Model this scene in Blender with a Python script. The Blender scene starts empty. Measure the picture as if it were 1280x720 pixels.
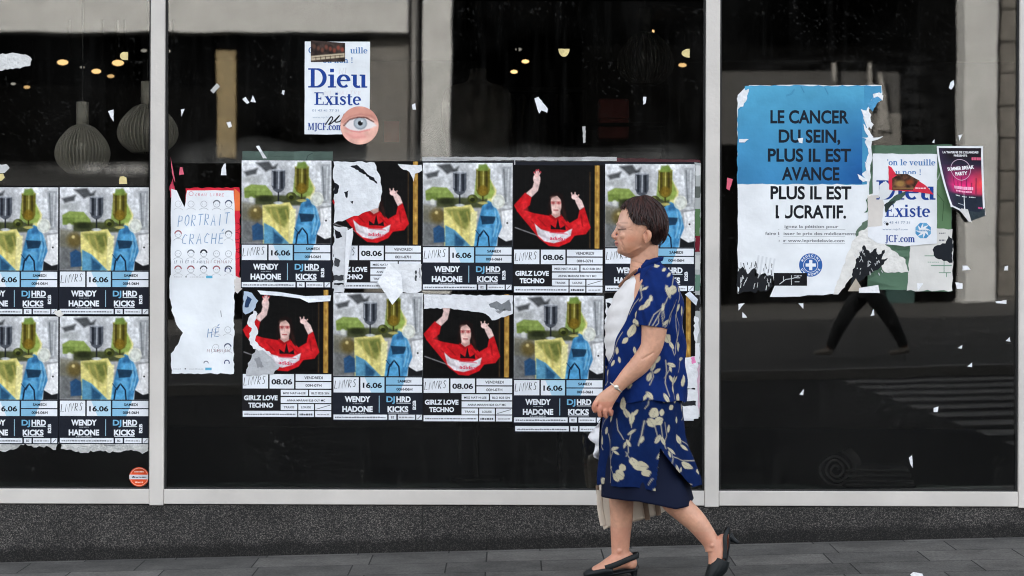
import bpy, bmesh, math, random
import numpy as np
from mathutils import Vector
R = math.radians
rng = random.Random(7)
nr = np.random.RandomState(7)
sc = bpy.context.scene
C = sc.collection

# ------------------------------------------------------------------ camera
CZ = 1.2
cd = bpy.data.cameras.new('camera'); cam = bpy.data.objects.new('camera', cd); C.objects.link(cam)
cam.location = (0, -10, CZ); cam.rotation_euler = (R(90), R(-0.18), 0)
cd.lens = 76.5; cd.sensor_width = 36; cd.clip_start = 0.1; cd.clip_end = 500
cd.dof.use_dof = True; cd.dof.focus_distance = 9.5; cd.dof.aperture_fstop = 4.0
sc.camera = cam
# ------------------------------------------------------------------ sky, sun, exposure
SUN_EL, SUN_AZ = R(25), R(-30)           # the sun stands behind the shop: the near pavement is in its shade
w = bpy.data.worlds.new('World'); sc.world = w; w.use_nodes = True
nt = w.node_tree; sky = nt.nodes.new('ShaderNodeTexSky'); sky.sky_type = 'NISHITA'; sky.sun_disc = False
sky.sun_elevation = SUN_EL; sky.sun_rotation = SUN_AZ
sky.air_density = 1.0; sky.dust_density = 4.0; sky.ozone_density = 0.6
hs = nt.nodes.new('ShaderNodeHueSaturation'); hs.inputs['Saturation'].default_value = .3      # thin white cloud
nt.links.new(sky.outputs[0], hs.inputs['Color']); nt.links.new(hs.outputs[0], nt.nodes['Background'].inputs[0]); nt.nodes['Background'].inputs[1].default_value = 0.12
sl = bpy.data.lights.new('sun', 'SUN'); sl.energy = 4.2; sl.angle = R(0.5); sl.color = (1.0, 0.95, 0.88)
so = bpy.data.objects.new('sun', sl); C.objects.link(so)
sd = Vector((math.sin(SUN_AZ) * math.cos(SUN_EL), math.cos(SUN_AZ) * math.cos(SUN_EL), math.sin(SUN_EL)))
so.rotation_euler = (-sd).to_track_quat('-Z', 'Y').to_euler(); so.location = (0, 0, 30)
sc.view_settings.view_transform = 'Standard'; sc.view_settings.look = 'None'
sc.view_settings.exposure = 2.85; sc.view_settings.gamma = 1; sc.view_settings.use_curve_mapping = False
sc.cycles.use_denoising = True; sc.cycles.filter_width = 1.1
sc.cycles.max_bounces = 8; sc.cycles.transparent_max_bounces = 12

# ------------------------------------------------------------------ helpers
S = 272.0                                # photo pixels per metre on the glass
def lin(c):
    a = np.asarray(c, float) / 255.0
    return np.where(a <= 0.04045, a / 12.92, ((a + 0.055) / 1.055) ** 2.4)
def G(px, py):                           # photo pixel -> (x, z) on the glass
    dx, dy = px - 640, py - 360
    return ((dx + dy * 0.0031) / S, CZ - (dy - dx * 0.0031) / S)

def vn(U, V, scale, seed=0):             # smooth value noise in 0..1
    r = np.random.RandomState(seed).rand(64, 64)
    u = np.asarray(U) / scale; v = np.asarray(V) / scale
    iu = np.floor(u).astype(int); iv = np.floor(v).astype(int); fu = u - iu; fv = v - iv
    fu = fu * fu * (3 - 2 * fu); fv = fv * fv * (3 - 2 * fv)
    g = lambda a, b: r[a % 64, b % 64]
    return (g(iu, iv) * (1 - fu) + g(iu + 1, iv) * fu) * (1 - fv) + (g(iu, iv + 1) * (1 - fu) + g(iu + 1, iv + 1) * fu) * fv
def fbm(U, V, scale, seed=0, o=4):
    t = 0; a = .5
    for i in range(o): t = t + a * vn(U, V, scale / 2 ** i, seed + i); a *= .5
    return t / (1 - .5 ** o)

# ---- materials
def mat(name, col=(128, 128, 128), rough=.6, metal=0, noise=0, nscale=20, bump=0, bscale=60, attr=False, emit=None, spec=.5, sss=0, lin_col=None, world=False):
    m = bpy.data.materials.new(name); m.use_nodes = True
    n = m.node_tree; p = n.nodes['Principled BSDF']
    c = tuple(lin_col) if lin_col is not None else tuple(lin(col))
    p.inputs['Base Color'].default_value = (*c, 1); p.inputs['Roughness'].default_value = rough
    p.inputs['Metallic'].default_value = metal; p.inputs['Specular IOR Level'].default_value = spec
    tc = n.nodes.new('ShaderNodeTexCoord')
    src = None; co = tc.outputs['Object']
    if world: co = n.nodes.new('ShaderNodeNewGeometry').outputs['Position']
    if attr:
        a = n.nodes.new('ShaderNodeAttribute'); a.attribute_name = 'Col'; src = a.outputs['Color']
    if noise:
        t = n.nodes.new('ShaderNodeTexNoise'); t.inputs['Scale'].default_value = nscale; t.inputs['Detail'].default_value = 6
        n.links.new(co, t.inputs['Vector'])
        mr = n.nodes.new('ShaderNodeMapRange'); mr.inputs[1].default_value = .3; mr.inputs[2].default_value = .7
        mr.inputs[3].default_value = 1 - noise; mr.inputs[4].default_value = 1 + noise
        n.links.new(t.outputs['Fac'], mr.inputs[0])
        mx = n.nodes.new('ShaderNodeMix'); mx.data_type = 'RGBA'; mx.blend_type = 'MULTIPLY'; mx.inputs[0].default_value = 1
        if src: n.links.new(src, mx.inputs[6])
        else: mx.inputs[6].default_value = (*c, 1)
        n.links.new(mr.outputs[0], mx.inputs[7]); src = mx.outputs[2]
    if src: n.links.new(src, p.inputs['Base Color'])
    if bump:
        t = n.nodes.new('ShaderNodeTexNoise'); t.inputs['Scale'].default_value = bscale; t.inputs['Detail'].default_value = 5
        n.links.new(co, t.inputs['Vector'])
        b = n.nodes.new('ShaderNodeBump'); b.inputs['Strength'].default_value = bump; b.inputs['Distance'].default_value = .01
        n.links.new(t.outputs['Fac'], b.inputs['Height']); n.links.new(b.outputs['Normal'], p.inputs['Normal'])
    if emit:
        p.inputs['Emission Color'].default_value = (*lin(emit[0]), 1); p.inputs['Emission Strength'].default_value = emit[1]
    if sss:
        p.inputs['Subsurface Weight'].default_value = sss; p.inputs['Subsurface Radius'].default_value = (.012, .005, .003); p.inputs['Subsurface Scale'].default_value = 1
    m['_p'] = 1
    return m

class MB:
    def __init__(s): s.V = []; s.F = []; s.K = []; s.n = 0
    def add(s, V, F, col=(200, 200, 200), linc=None):
        V = np.asarray(V, float).reshape(-1, 3)
        k = np.asarray(linc if linc is not None else lin(col), float)
        if k.ndim == 1: k = np.tile(k, (len(V), 1))
        n = s.n; s.V.append(V); s.K.append(k); s.F += [[i + n for i in f] for f in F]; s.n += len(V)
        return s
    def box(s, x0, x1, y0, y1, z0, z1, col=(200, 200, 200)):
        V = [(x, y, z) for x in (x0, x1) for y in (y0, y1) for z in (z0, z1)]
        return s.add(V, [(0, 1, 3, 2), (4, 6, 7, 5), (0, 4, 5, 1), (2, 3, 7, 6), (0, 2, 6, 4), (1, 5, 7, 3)], col)
    def tube(s, pts, rad, n=10, col=(200, 200, 200), cap=True):
        V, F = loft(pts, rad, n, sub=1); return s.add(V, F, col)
    def build(s, name, m, parent=None, loc=None, smooth=False, bev=0, label=None):
        V = np.concatenate(s.V); K = np.concatenate(s.K)
        o = mkraw(name, V, s.F, m, parent, loc, K, smooth)
        if bev:
            b = o.modifiers.new('bevel', 'BEVEL'); b.width = bev; b.segments = 2; b.limit_method = 'ANGLE'
        if label: o['label'] = label
        return o
def mkraw(name, V, F, m, parent=None, loc=None, K=None, smooth=False):
    V = np.asarray(V, float)
    off = np.array(parent.matrix_world.translation if False else root_loc(parent)) if parent else np.array(loc if loc is not None else (0, 0, 0), float)
    me = bpy.data.meshes.new(name)
    me.from_pydata((V - off).tolist(), [], [list(map(int, f)) for f in F])
    if K is not None:
        a = me.color_attributes.new('Col', 'FLOAT_COLOR', 'POINT')
        a.data.foreach_set('color', np.concatenate([K, np.ones((len(K), 1))], 1).astype(np.float32).ravel() if K.shape[1] == 3 else K.astype(np.float32).ravel())
    if smooth: me.polygons.foreach_set('use_smooth', [True] * len(me.polygons))
    me.materials.append(m); me.update()
    o = bpy.data.objects.new(name, me); C.objects.link(o)
    if parent: o.parent = parent
    else: o.location = off
    return o
def root_loc(o):
    v = Vector((0, 0, 0))
    while o: v += o.location; o = o.parent
    return v
def thing(name, label, cat, loc=(0, 0, 0), group=None):
    o = bpy.data.objects.new(name, None); C.objects.link(o); o.location = loc; o.empty_display_size = .1
    return tag(o, label, cat, group)
def tag(o, label, cat, group=None):
    o['label'] = label; o['category'] = cat
    if group: o['group'] = group
    return o
def struct(o): o['kind'] = 'structure'; return o

def spline(P, sub):
    P = np.asarray(P, float)
    if sub <= 1 or len(P) < 3: return P
    Q = np.vstack([2 * P[0] - P[1], P, 2 * P[-1] - P[-2]]); out = []
    for i in range(1, len(Q) - 2):
        for k in range(sub):
            t = k / sub; a, b, c, d = Q[i - 1], Q[i], Q[i + 1], Q[i + 2]
            out.append(.5 * (2 * b + (c - a) * t + (2 * a - 5 * b + 4 * c - d) * t * t + (3 * b - a - 3 * c + d) * t ** 3))
    out.append(P[-1]); return np.array(out)
def loft(pts, rad, n=16, sub=5, up=(0, 1, 0), ex=2.0):
    """closed tube along pts; rad = r or (r across, r along 'up') per point"""
    pts = np.asarray(pts, float)
    if np.isscalar(rad): rad = [rad] * len(pts)
    rad = np.array([(r, r) if np.isscalar(r) else r for r in rad], float)
    A = spline(np.hstack([pts, rad]), sub); P = A[:, :3]; Q = np.maximum(A[:, 3:], 1e-4)
    T = np.gradient(P, axis=0); T /= np.linalg.norm(T, axis=1)[:, None] + 1e-12
    V = []
    th = np.linspace(0, 2 * np.pi, n, endpoint=False); c, s = np.cos(th), np.sin(th)
    c = np.sign(c) * abs(c) ** (2 / ex); s = np.sign(s) * abs(s) ** (2 / ex)
    for p, q, t in zip(P, Q, T):
        u = np.array(up, float); 
        if abs(u @ t) > .95: u = np.array((1., 0, 0)) if abs(t[0]) < .9 else np.array((0, 0, 1.))
        b = u - (u @ t) * t; b /= np.linalg.norm(b); a = np.cross(t, b)
        V.append(p + np.outer(c * q[0], a) + np.outer(s * q[1], b))
    m = len(P); V = np.concatenate(V); F = []
    for i in range(m - 1):
        for j in range(n):
            k = (j + 1) % n; F.append((i * n + j, i * n + k, (i + 1) * n + k, (i + 1) * n + j))
    F.append(tuple(range(n))[::-1]); F.append(tuple((m - 1) * n + j for j in range(n)))
    return V, F
def ball(c, r, n=16, m=10):
    c = np.array(c, float); r = np.array((r, r, r) if np.isscalar(r) else r, float)
    V = [c + r * (0, 0, 1)]; F = []
    for i in range(1, m):
        a = math.pi * i / m
        for j in range(n):
            b = 2 * math.pi * j / n; V.append(c + r * (math.sin(a) * math.cos(b), math.sin(a) * math.sin(b), math.cos(a)))
    V.append(c - r * (0, 0, 1))
    for j in range(n):
        k = (j + 1) % n; F.append((0, 1 + j, 1 + k)); e = 1 + (m - 2) * n; F.append((len(V) - 1, e + k, e + j))
        for i in range(m - 2): a = 1 + i * n; F.append((a + j, a + n + j, a + n + k, a + k))
    return np.array(V), F
def union(parts, vox, smooth=3):
    """one continuous skin from overlapping closed lofts"""
    mb = MB()
    for V, F in parts: mb.add(V, F)
    o = mkraw('tmp', np.concatenate(mb.V), mb.F, MTMP)
    r = o.modifiers.new('r', 'REMESH'); r.mode = 'VOXEL'; r.voxel_size = vox; r.adaptivity = 0
    if smooth: s = o.modifiers.new('s', 'SMOOTH'); s.factor = .5; s.iterations = smooth
    dg = bpy.context.evaluated_depsgraph_get(); e = o.evaluated_get(dg); me = e.to_mesh()
    V = np.empty(len(me.vertices) * 3); me.vertices.foreach_get('co', V)
    F = [tuple(p.vertices) for p in me.polygons]
    e.to_mesh_clear(); d = o.data; bpy.data.objects.remove(o); bpy.data.meshes.remove(d)
    return V.reshape(-1, 3), F
MTMP = bpy.data.materials.new('skin_base')

# ---- flat printing: a canvas of colours on a fine grid, and sheets of paper carrying print
class Canvas:
    def __init__(s, w, h, k=1.35, bg=(220, 220, 220)):
        s.w, s.h = w, h; s.nx, s.ny = int(w * k) + 1, int(h * k) + 1
        s.U, s.V = np.meshgrid(np.linspace(0, w, s.nx), np.linspace(0, h, s.ny))
        s.c = np.ones((s.ny, s.nx, 3)) * np.array(bg, float)
    def put(s, a, col, mul=False):
        a = np.clip(a, 0, 1)[..., None]; col = np.array(col, float)
        s.c = s.c * (1 - a) + a * (s.c * col / 255 if mul else col)
    def grad(s, c0, c1, vert=True):
        t = (s.V / s.h if vert else s.U / s.w)[..., None]; s.c = np.array(c0, float) * (1 - t) + np.array(c1, float) * t
    def mpoly(s, pts, soft=.9):
        P = np.array(pts, float); ins = np.zeros(s.U.shape, bool); d = np.full(s.U.shape, 1e9)
        for (x0, y0), (x1, y1) in zip(P, np.roll(P, -1, 0)):
            cr = ((y0 > s.V) != (y1 > s.V)) & (s.U < (x1 - x0) * (s.V - y0) / (y1 - y0 + 1e-12) + x0); ins ^= cr
            L = (x1 - x0) ** 2 + (y1 - y0) ** 2 + 1e-9
            t = np.clip(((s.U - x0) * (x1 - x0) + (s.V - y0) * (y1 - y0)) / L, 0, 1)
            d = np.minimum(d, np.hypot(s.U - x0 - t * (x1 - x0), s.V - y0 - t * (y1 - y0)))
        return np.clip(.5 + np.where(ins, d, -d) / soft, 0, 1)
    def poly(s, pts, col, a=1, soft=.9, mul=False): s.put(a * s.mpoly(pts, soft), col, mul)
    def ell(s, cx, cy, rx, ry, col, a=1, soft=.9, mul=False, rot=0):
        x, y = s.U - cx, s.V - cy; c, n = math.cos(rot), math.sin(rot); x, y = x * c + y * n, -x * n + y * c
        d = (1 - np.hypot(x / rx, y / ry)) * min(rx, ry); s.put(a * np.clip(.5 + d / soft, 0, 1), col, mul)
    def line(s, pts, wd, col, a=1, soft=.8):
        d = np.full(s.U.shape, 1e9)
        for (x0, y0), (x1, y1) in zip(pts[:-1], pts[1:]):
            L = (x1 - x0) ** 2 + (y1 - y0) ** 2 + 1e-9
            t = np.clip(((s.U - x0) * (x1 - x0) + (s.V - y0) * (y1 - y0)) / L, 0, 1)
            d = np.minimum(d, np.hypot(s.U - x0 - t * (x1 - x0), s.V - y0 - t * (y1 - y0)))
        s.put(a * np.clip(.5 + (wd / 2 - d) / soft, 0, 1), col)
    def noise(s, amp, scale, seed=1):
        s.c = np.clip(s.c * (1 + amp * (fbm(s.U, s.V, scale, seed)[..., None] - .5) * 2), 0, 255)

_tx = {}
def text2d(t, off=0.0):
    if (t, off) in _tx: return _tx[(t, off)]
    cu = bpy.data.curves.new('t', 'FONT'); cu.body = t; cu.size = 1; cu.offset = off; cu.resolution_u = 4
    o = bpy.data.objects.new('t', cu); C.objects.link(o)
    dg = bpy.context.evaluated_depsgraph_get(); e = o.evaluated_get(dg); me = e.to_mesh()
    V = np.array([v.co[:2] for v in me.vertices]).reshape(-1, 2); F = [tuple(p.vertices) for p in me.polygons]
    e.to_mesh_clear(); bpy.data.objects.remove(o); bpy.data.curves.remove(cu)
    _tx[(t, off)] = (V, F); return V, F
def cap_height(off): 
    V, F = text2d('H', off); return V[:, 1].max() - V[:, 1].min()

def arc(cx, cy, rx, ry, a0, a1, n=14):
    return [(cx + rx * math.cos(R(a0 + (a1 - a0) * i / n)), cy + ry * math.sin(R(a0 + (a1 - a0) * i / n))) for i in range(n + 1)]
# serif letters as lists of strokes (points, widths); cap height 1, x height .68, y up
def _st(x, y0, y1, w=.19): return ([(x, y0), (x, y1)], [w, w])
def _sf(x, y, w=.42, h=.07): return ([(x - w / 2, y + (h / 2 if y < .5 else -h / 2)), (x + w / 2, y + (h / 2 if y < .5 else -h / 2))], [h, h])
def _ring(cx, cy, rx, ry, a0=0, a1=360, t=.19, n=.08):
    p = arc(cx, cy, rx, ry, a0, a1, 22); wd = [n + (t - n) * abs(math.cos(R(a0 + (a1 - a0) * i / 22))) for i in range(23)]; return (p, wd)
SER = {
 'D': (.86, [_st(.22, 0, 1), _sf(.2, 0, .36), _sf(.2, 1, .36), ([(.2, .96), (.42, .96)], [.07, .07]), ([(.2, .04), (.42, .04)], [.07, .07]), _ring(.38, .5, .36, .46, -90, 90, .2, .07)]),
 'i': (.4, [_st(.2, 0, .68), _sf(.2, 0, .36), ([(.04, .645), (.2, .645)], [.07, .07]), ([(.2, .8), (.2, .98)], [.19, .19])]),
 'e': (.62, [_ring(.31, .34, .22, .3, 0, 315, .18, .08), ([(.1, .37), (.55, .37)], [.07, .07])]),
 'u': (.74, [_st(.18, .16, .68), ([(.02, .645), (.18, .645)], [.07, .07]), _ring(.33, .2, .16, .16, 180, 300, .17, .1), _st(.55, 0, .68), ([(.39, .645), (.55, .645)], [.07, .07]), ([(.55, .035), (.72, .035)], [.07, .07])]),
 'E': (.76, [_st(.22, 0, 1), _sf(.2, 0, .36), _sf(.2, 1, .36), ([(.2, .96), (.66, .96)], [.07, .07]), ([(.2, .04), (.68, .04)], [.07, .07]), ([(.66, 1), (.66, .76)], [.07, .04]), ([(.68, 0), (.68, .26)], [.07, .04]), ([(.25, .51), (.52, .51)], [.07, .07]), ([(.5, .38), (.5, .64)], [.06, .06])]),
 'x': (.68, [([(.15, .68), (.53, 0)], [.19, .19]), ([(.53, .66), (.15, .02)], [.08, .08]), _sf(.13, 0, .26), _sf(.54, 0, .3), ([(.02, .645), (.28, .645)], [.07, .07]), ([(.42, .645), (.66, .645)], [.07, .07])]),
 's': (.52, [(spline([(.44, .53), (.36, .64), (.2, .64), (.12, .52), (.2, .41), (.34, .31), (.42, .18), (.34, .05), (.18, .04), (.08, .17)], 4).tolist(), np.interp(np.linspace(0, 1, 37), [0, .2, .5, .8, 1], [.07, .1, .19, .1, .07]).tolist()), ([(.44, .5), (.44, .66)], [.06, .06]), ([(.08, .02), (.08, .2)], [.06, .06])]),
 't': (.46, [_st(.2, .12, .86, .18), ([(.02, .645), (.42, .645)], [.07, .07]), _ring(.32, .14, .13, .13, 180, 320, .15, .08)]),
 'n': (.76, [_st(.18, 0, .68), _sf(.18, 0, .34), ([(.02, .645), (.18, .645)], [.07, .07]), _ring(.36, .46, .18, .19, 0, 170, .18, .1), _st(.54, 0, .46), _sf(.56, 0, .34)]),
 'o': (.64, [_ring(.32, .34, .22, .3)]),
 'l': (.4, [_st(.2, 0, 1), _sf(.2, 0, .36), ([(.04, .965), (.2, .965)], [.07, .07])]),
 'v': (.66, [([(.14, .68), (.34, .02)], [.19, .17]), ([(.52, .66), (.35, .04)], [.07, .07]), ([(.0, .645), (.28, .645)], [.07, .07]), ([(.4, .645), (.64, .645)], [.07, .07])]),
 'Q': (.86, [_ring(.43, .5, .33, .46), ([(.45, .1), (.74, -.2)], [.14, .12])]),
 'O': (.86, [_ring(.43, .5, .33, .46)]),
 'M': (1.06, [([(.16, 0), (.16, 1)], [.07, .07]), _st(.86, 0, 1), ([(.2, .98), (.5, .05)], [.2, .16]), ([(.8, .98), (.5, .05)], [.07, .07]), _sf(.16, 0, .3), _sf(.88, 0, .34), ([(.02, .965), (.24, .965)], [.07, .07]), ([(.82, .965), (1.03, .965)], [.07, .07])]),
 'J': (.5, [_st(.28, .05, 1), _sf(.28, 1, .38), _ring(.16, .02, .12, .16, 0, -150, .18, .1)]),
 'C': (.78, [_ring(.42, .5, .32, .46, 50, 310), ([(.68, .98), (.68, .7)], [.05, .06]), ([(.66, .02), (.7, .22)], [.05, .05])]),
 'F': (.7, [_st(.22, 0, 1), _sf(.2, 0, .4), _sf(.2, 1, .36), ([(.2, .96), (.64, .96)], [.07, .07]), ([(.64, 1), (.64, .74)], [.07, .04]), ([(.25, .5), (.5, .5)], [.07, .07]), ([(.48, .37), (.48, .63)], [.06, .06])]),
 'c': (.56, [_ring(.31, .34, .21, .3, 50, 310, .18, .08), ([(.47, .56), (.47, .46)], [.13, .1])]),
 'm': (1.1, [_st(.18, 0, .68), _sf(.18, 0, .32), ([(.02, .645), (.18, .645)], [.07, .07]), _ring(.36, .46, .17, .19, 0, 170, .18, .1), _st(.53, 0, .46), _sf(.53, 0, .3), _ring(.71, .46, .17, .19, 0, 170, .18, .1), _st(.88, 0, .46), _sf(.9, 0, .32)]),
 '.': (.3, [([(.15, 0), (.15, .17)], [.18, .18])]), "'": (.22, [([(.11, 1), (.11, .68)], [.15, .07])]), ' ': (.32, []),
 '!': (.36, [([(.18, 1), (.18, .3)], [.19, .08]), ([(.18, 0), (.18, .17)], [.18, .18])]),
}
# hand lettering: polylines in a unit box, y up
HAND = {
 'L': [[(.1, 1), (.05, 0), (.8, .06)]], 'N': [[(.0, 0), (.05, 1), (.92, 0), (1, 1)]], 'V': [[(.05, 1), (.45, 0), (.9, 1)]],
 'R': [[(.1, 0), (.12, 1), (.7, .9), (.7, .6), (.12, .5), (.8, 0)]], 'S': [[(.8, .9), (.4, 1), (.15, .75), (.7, .4), (.6, .05), (.1, .08)]],
 'P': [[(.1, 0), (.14, 1), (.75, .9), (.75, .55), (.14, .48)]], 'O': [[(.5, 1), (.15, .8), (.1, .3), (.45, 0), (.85, .3), (.8, .8), (.5, 1)]],
 'T': [[(0, .95), (.95, 1)], [(.5, 1), (.45, 0)]], 'A': [[(.05, 0), (.45, 1), (.85, 0)], [(.2, .4), (.75, .4)]], 'I': [[(.4, 1), (.42, 0)]],
 'C': [[(.85, .85), (.5, 1), (.15, .6), (.2, .15), (.8, .08)]], 'H': [[(.1, 1), (.08, 0)], [(.8, 1), (.78, 0)], [(.1, .5), (.8, .55)]],
 'É': [[(.8, 1), (.15, .98), (.1, 0), (.8, .02)], [(.12, .5), (.7, .52)], [(.4, 1.15), (.7, 1.4)]],
 'B': [[(.1, 0), (.1, 1), (.7, .9), (.6, .55), (.1, .5), (.75, .4), (.7, .08), (.1, 0)]], '1': [[(.2, .8), (.5, 1), (.5, 0)]], '5': [[(.8, 1), (.2, 1), (.15, .55), (.7, .55), (.75, .15), (.1, .05)]],
 'M': [[(.05, 0), (.1, 1), (.45, .3), (.85, 1), (.9, 0)]], 'K': [[(.1, 1), (.1, 0)], [(.8, 1), (.12, .45), (.85, 0)]], 'E': [[(.8, 1), (.1, 1), (.1, 0), (.8, 0)], [(.1, .5), (.7, .5)]], ' ': [],
}
PAPER = (224, 227, 231); INK = (22, 24, 30)
LY = 0.00015
class Sheet:
    """a printed sheet on the glass; u right, v down in photo pixels from its upper left corner"""
    def __init__(s, px, py, y, scale=S):
        s.x, s.z = G(px, py); s.y = y; s.k = scale; s.mb = MB()
    def pos(s, uv, l):
        uv = np.asarray(uv, float).reshape(-1, 2)
        return np.stack([s.x + uv[:, 0] / s.k, np.full(len(uv), s.y - l * LY), s.z - uv[:, 1] / s.k], 1)
    def poly(s, pts, col, l=1):
        P = s.pos(pts, l); s.mb.add(P, [tuple(range(len(P)))[::-1]], col); return s
    def rect(s, u0, v0, u1, v1, col, l=1): return s.poly([(u0, v0), (u1, v0), (u1, v1), (u0, v1)], col, l)
    def base(s, pts, col=PAPER, th=.0005, back=None):
        P = s.pos(pts, 0); n = len(P); B = P + (0, th, 0)
        F = [tuple(range(n))[::-1], tuple(range(n, 2 * n))] + [(i, (i + 1) % n, n + (i + 1) % n, n + i) for i in range(n)]
        s.mb.add(np.concatenate([P, B]), F, col); return s
    def brect(s, w, h, col=PAPER, jag=.5, seed=0):
        r = random.Random(seed); p = []
        for i in range(7): p.append((w * i / 6, r.uniform(-jag, jag) * .6))
        for i in range(1, 8): p.append((w + r.uniform(-jag, jag) * .6, h * i / 7.001))
        for i in range(7): p.append((w * (1 - i / 6), h + r.uniform(-jag, jag)))
        for i in range(1, 7): p.append((r.uniform(-jag, jag) * .6, h * (1 - i / 7)))
        return s.base(p, col)
    def grid(s, cv, u, v, l=1):
        P = s.pos(np.stack([cv.U.ravel() + u, cv.V.ravel() + v], 1), l); nx, ny = cv.nx, cv.ny
        F = [(j * nx + i, (j + 1) * nx + i, (j + 1) * nx + i + 1, j * nx + i + 1) for j in range(ny - 1) for i in range(nx - 1)]
        s.mb.add(P, F, linc=lin(np.clip(cv.c, 0, 255)).reshape(-1, 3)); return s
    def disc(s, u, v, r, col, l=1, n=28, r0=0, a0=0, a1=360):
        if r0 == 0: return s.poly(arc(u, v, r, r, a0, a1, n)[:-1] if a1 - a0 == 360 else arc(u, v, r, r, a0, a1, n), col, l)
        o = np.array(arc(u, v, r, r, a0, a1, n)); i = np.array(arc(u, v, r0, r0, a0, a1, n))
        P = s.pos(np.concatenate([o, i]), l); s.mb.add(P, [(k, k + 1, n + 2 + k, n + 1 + k) for k in range(n)], col); return s
    def stroke(s, pts, wd, col, l=2, k=0):
        P = np.array(pts, float); W = np.full(len(P), wd) if np.isscalar(wd) else np.array(wd, float)
        T = np.gradient(P, axis=0) if len(P) > 2 else np.tile(P[1] - P[0], (2, 1)); T = T / (np.linalg.norm(T, axis=1)[:, None] + 1e-9)
        N = np.stack([-T[:, 1], T[:, 0]], 1) * W[:, None] / 2; n = len(P)
        s.mb.add(s.pos(np.concatenate([P + N, P - N]), l + k), [(i, i + 1, n + i + 1, n + i) for i in range(n - 1)], col); return s
    def text(s, t, cu, vb, cap, col, width=None, off=.0, l=2, align='c', rot=0):
        V, F = text2d(t, off); V = V - (V[:, 0].min(), 0); ky = cap / cap_height(off); wv = V[:, 0].max()
        kx = width / wv if width else ky; x = V[:, 0] * kx; x = x - (wv * kx / 2 if align == 'c' else (wv * kx if align == 'r' else 0)); y = -V[:, 1] * ky
        c, n = math.cos(rot), math.sin(rot)
        s.mb.add(s.pos(np.stack([cu + x * c - y * n, vb + x * n + y * c], 1), l), F, col); return s
    def serif(s, t, cu, vb, cap, col, width=None, l=2, align='c', skip=()):
        adv = sum(SER[c][0] for c in t); kx = width / adv if width else cap; x = cu - (adv * kx / 2 if align == 'c' else 0); k = 0
        for i, c in enumerate(t):
            if i not in skip:
                for pts, wd in SER[c][1]:
                    P = np.array(pts) * (kx, -cap) + (x, vb); s.stroke(P, np.array(wd) * (kx + cap) / 2 * .98, col, l, (k % 40) * .1); k += 1
            x += SER[c][0] * kx
        return s
    def hand(s, t, u, v, h, adv, wd, col, l=2, slant=.1, seed=1, drop=0):
        r = random.Random(seed)
        for i, c in enumerate(t):
            j = r.uniform(-.08, .08)
            for k, pl in enumerate(HAND[c]):
                s.stroke([(u + i * adv + x * adv * .78 + y * h * slant, v - (y + j) * h + drop * i) for x, y in pl], wd, col, l, k * .1 + (i % 2) * .25)
        return s
    def scribble(s, u0, v0, u1, n, col, h=1, seed=0, wd=.5, l=2):     # a line of print too small to read
        r = random.Random(seed); u = u0
        while u < u1:
            d = r.uniform(1.2, 3.6); s.rect(u, v0 - h * r.uniform(.7, 1), min(u + d, u1), v0, col, l); u += d + .6
        return s
    def build(s, name, label, cat, group=None, parent=None, m=None):
        o = s.mb.build(name, m or M['print'], parent, None if parent else (s.x, s.y, s.z))
        if not parent: tag(o, label, cat, group)
        elif label: o['label'] = label
        return o
def jag(pts, amp, step, seed=0):         # a torn outline: every edge broken into ragged pieces
    r = random.Random(seed); out = []
    P = list(pts)
    for (x0, y0), (x1, y1) in zip(P, P[1:] + P[:1]):
        L = math.hypot(x1 - x0, y1 - y0); n = max(1, int(L / step))
        for i in range(n):
            t = i / n; a = r.uniform(-amp, amp) if i else 0
            out.append((x0 + (x1 - x0) * t - (y1 - y0) / (L + 1e-6) * a, y0 + (y1 - y0) * t + (x1 - x0) / (L + 1e-6) * a))
    return out
M = {}
M['print'] = mat('printed_paper', attr=True, rough=.6, bump=.55, bscale=11, noise=.09, nscale=7, spec=.12, world=True)
M['scrap'] = mat('torn_paper', attr=True, rough=.8, bump=.45, bscale=70, noise=.10, nscale=30, spec=.12, world=True)
# ================================================================== materials of the setting
M['alu'] = mat('brushed_aluminium_paint', (198, 193, 187), rough=.45, noise=.09, nscale=3.5, bump=.12, bscale=60)
M['gasket'] = mat('black_rubber', (18, 18, 19), rough=.7)
M['concrete'] = mat('pale_render', (146, 147, 147), rough=.9, noise=.13, nscale=1.6, bump=.3, bscale=30)
M['concrete2'] = mat('grey_render', (84, 82, 79), rough=.9, noise=.2, nscale=2.5, bump=.3, bscale=20)
M['stone'] = mat('weathered_stone', (78, 75, 71), rough=.9, noise=.3, nscale=3.0, bump=.8, bscale=9)
M['dark'] = mat('black_paint_and_shade', (5, 5, 5), spec=0, rough=.9, noise=.2, nscale=2)
M['pipe'] = mat('dark_pipe_paint', (62, 61, 60), rough=.5)
M['dim'] = mat('dim_panel_paint', (37, 36, 35), rough=.8, noise=.2, nscale=.6)
M['tan'] = mat('tan_wood', (98, 83, 48), rough=.6, noise=.2, nscale=5)
M['facade'] = mat('shop_render', (168, 164, 156), rough=.9, noise=.1, nscale=1.5, bump=.2, bscale=25)
M['darkglass'] = mat('dark_window_glass', (10, 11, 12), rough=.08, spec=.6)
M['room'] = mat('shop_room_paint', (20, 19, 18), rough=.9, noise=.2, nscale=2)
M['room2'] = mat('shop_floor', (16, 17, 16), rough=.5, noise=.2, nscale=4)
M['white_trim'] = mat('white_trim', (104, 102, 99), rough=.6, noise=.08, nscale=4)
M['teal'] = mat('teal_paint', (12, 44, 42), rough=.5)
M['red'] = mat('red_cloth', (84, 20, 18), rough=.8, noise=.2, nscale=10)
M['warm'] = mat('warm_lamp', (255, 226, 176), emit=((255, 214, 150), 1.2))
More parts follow.
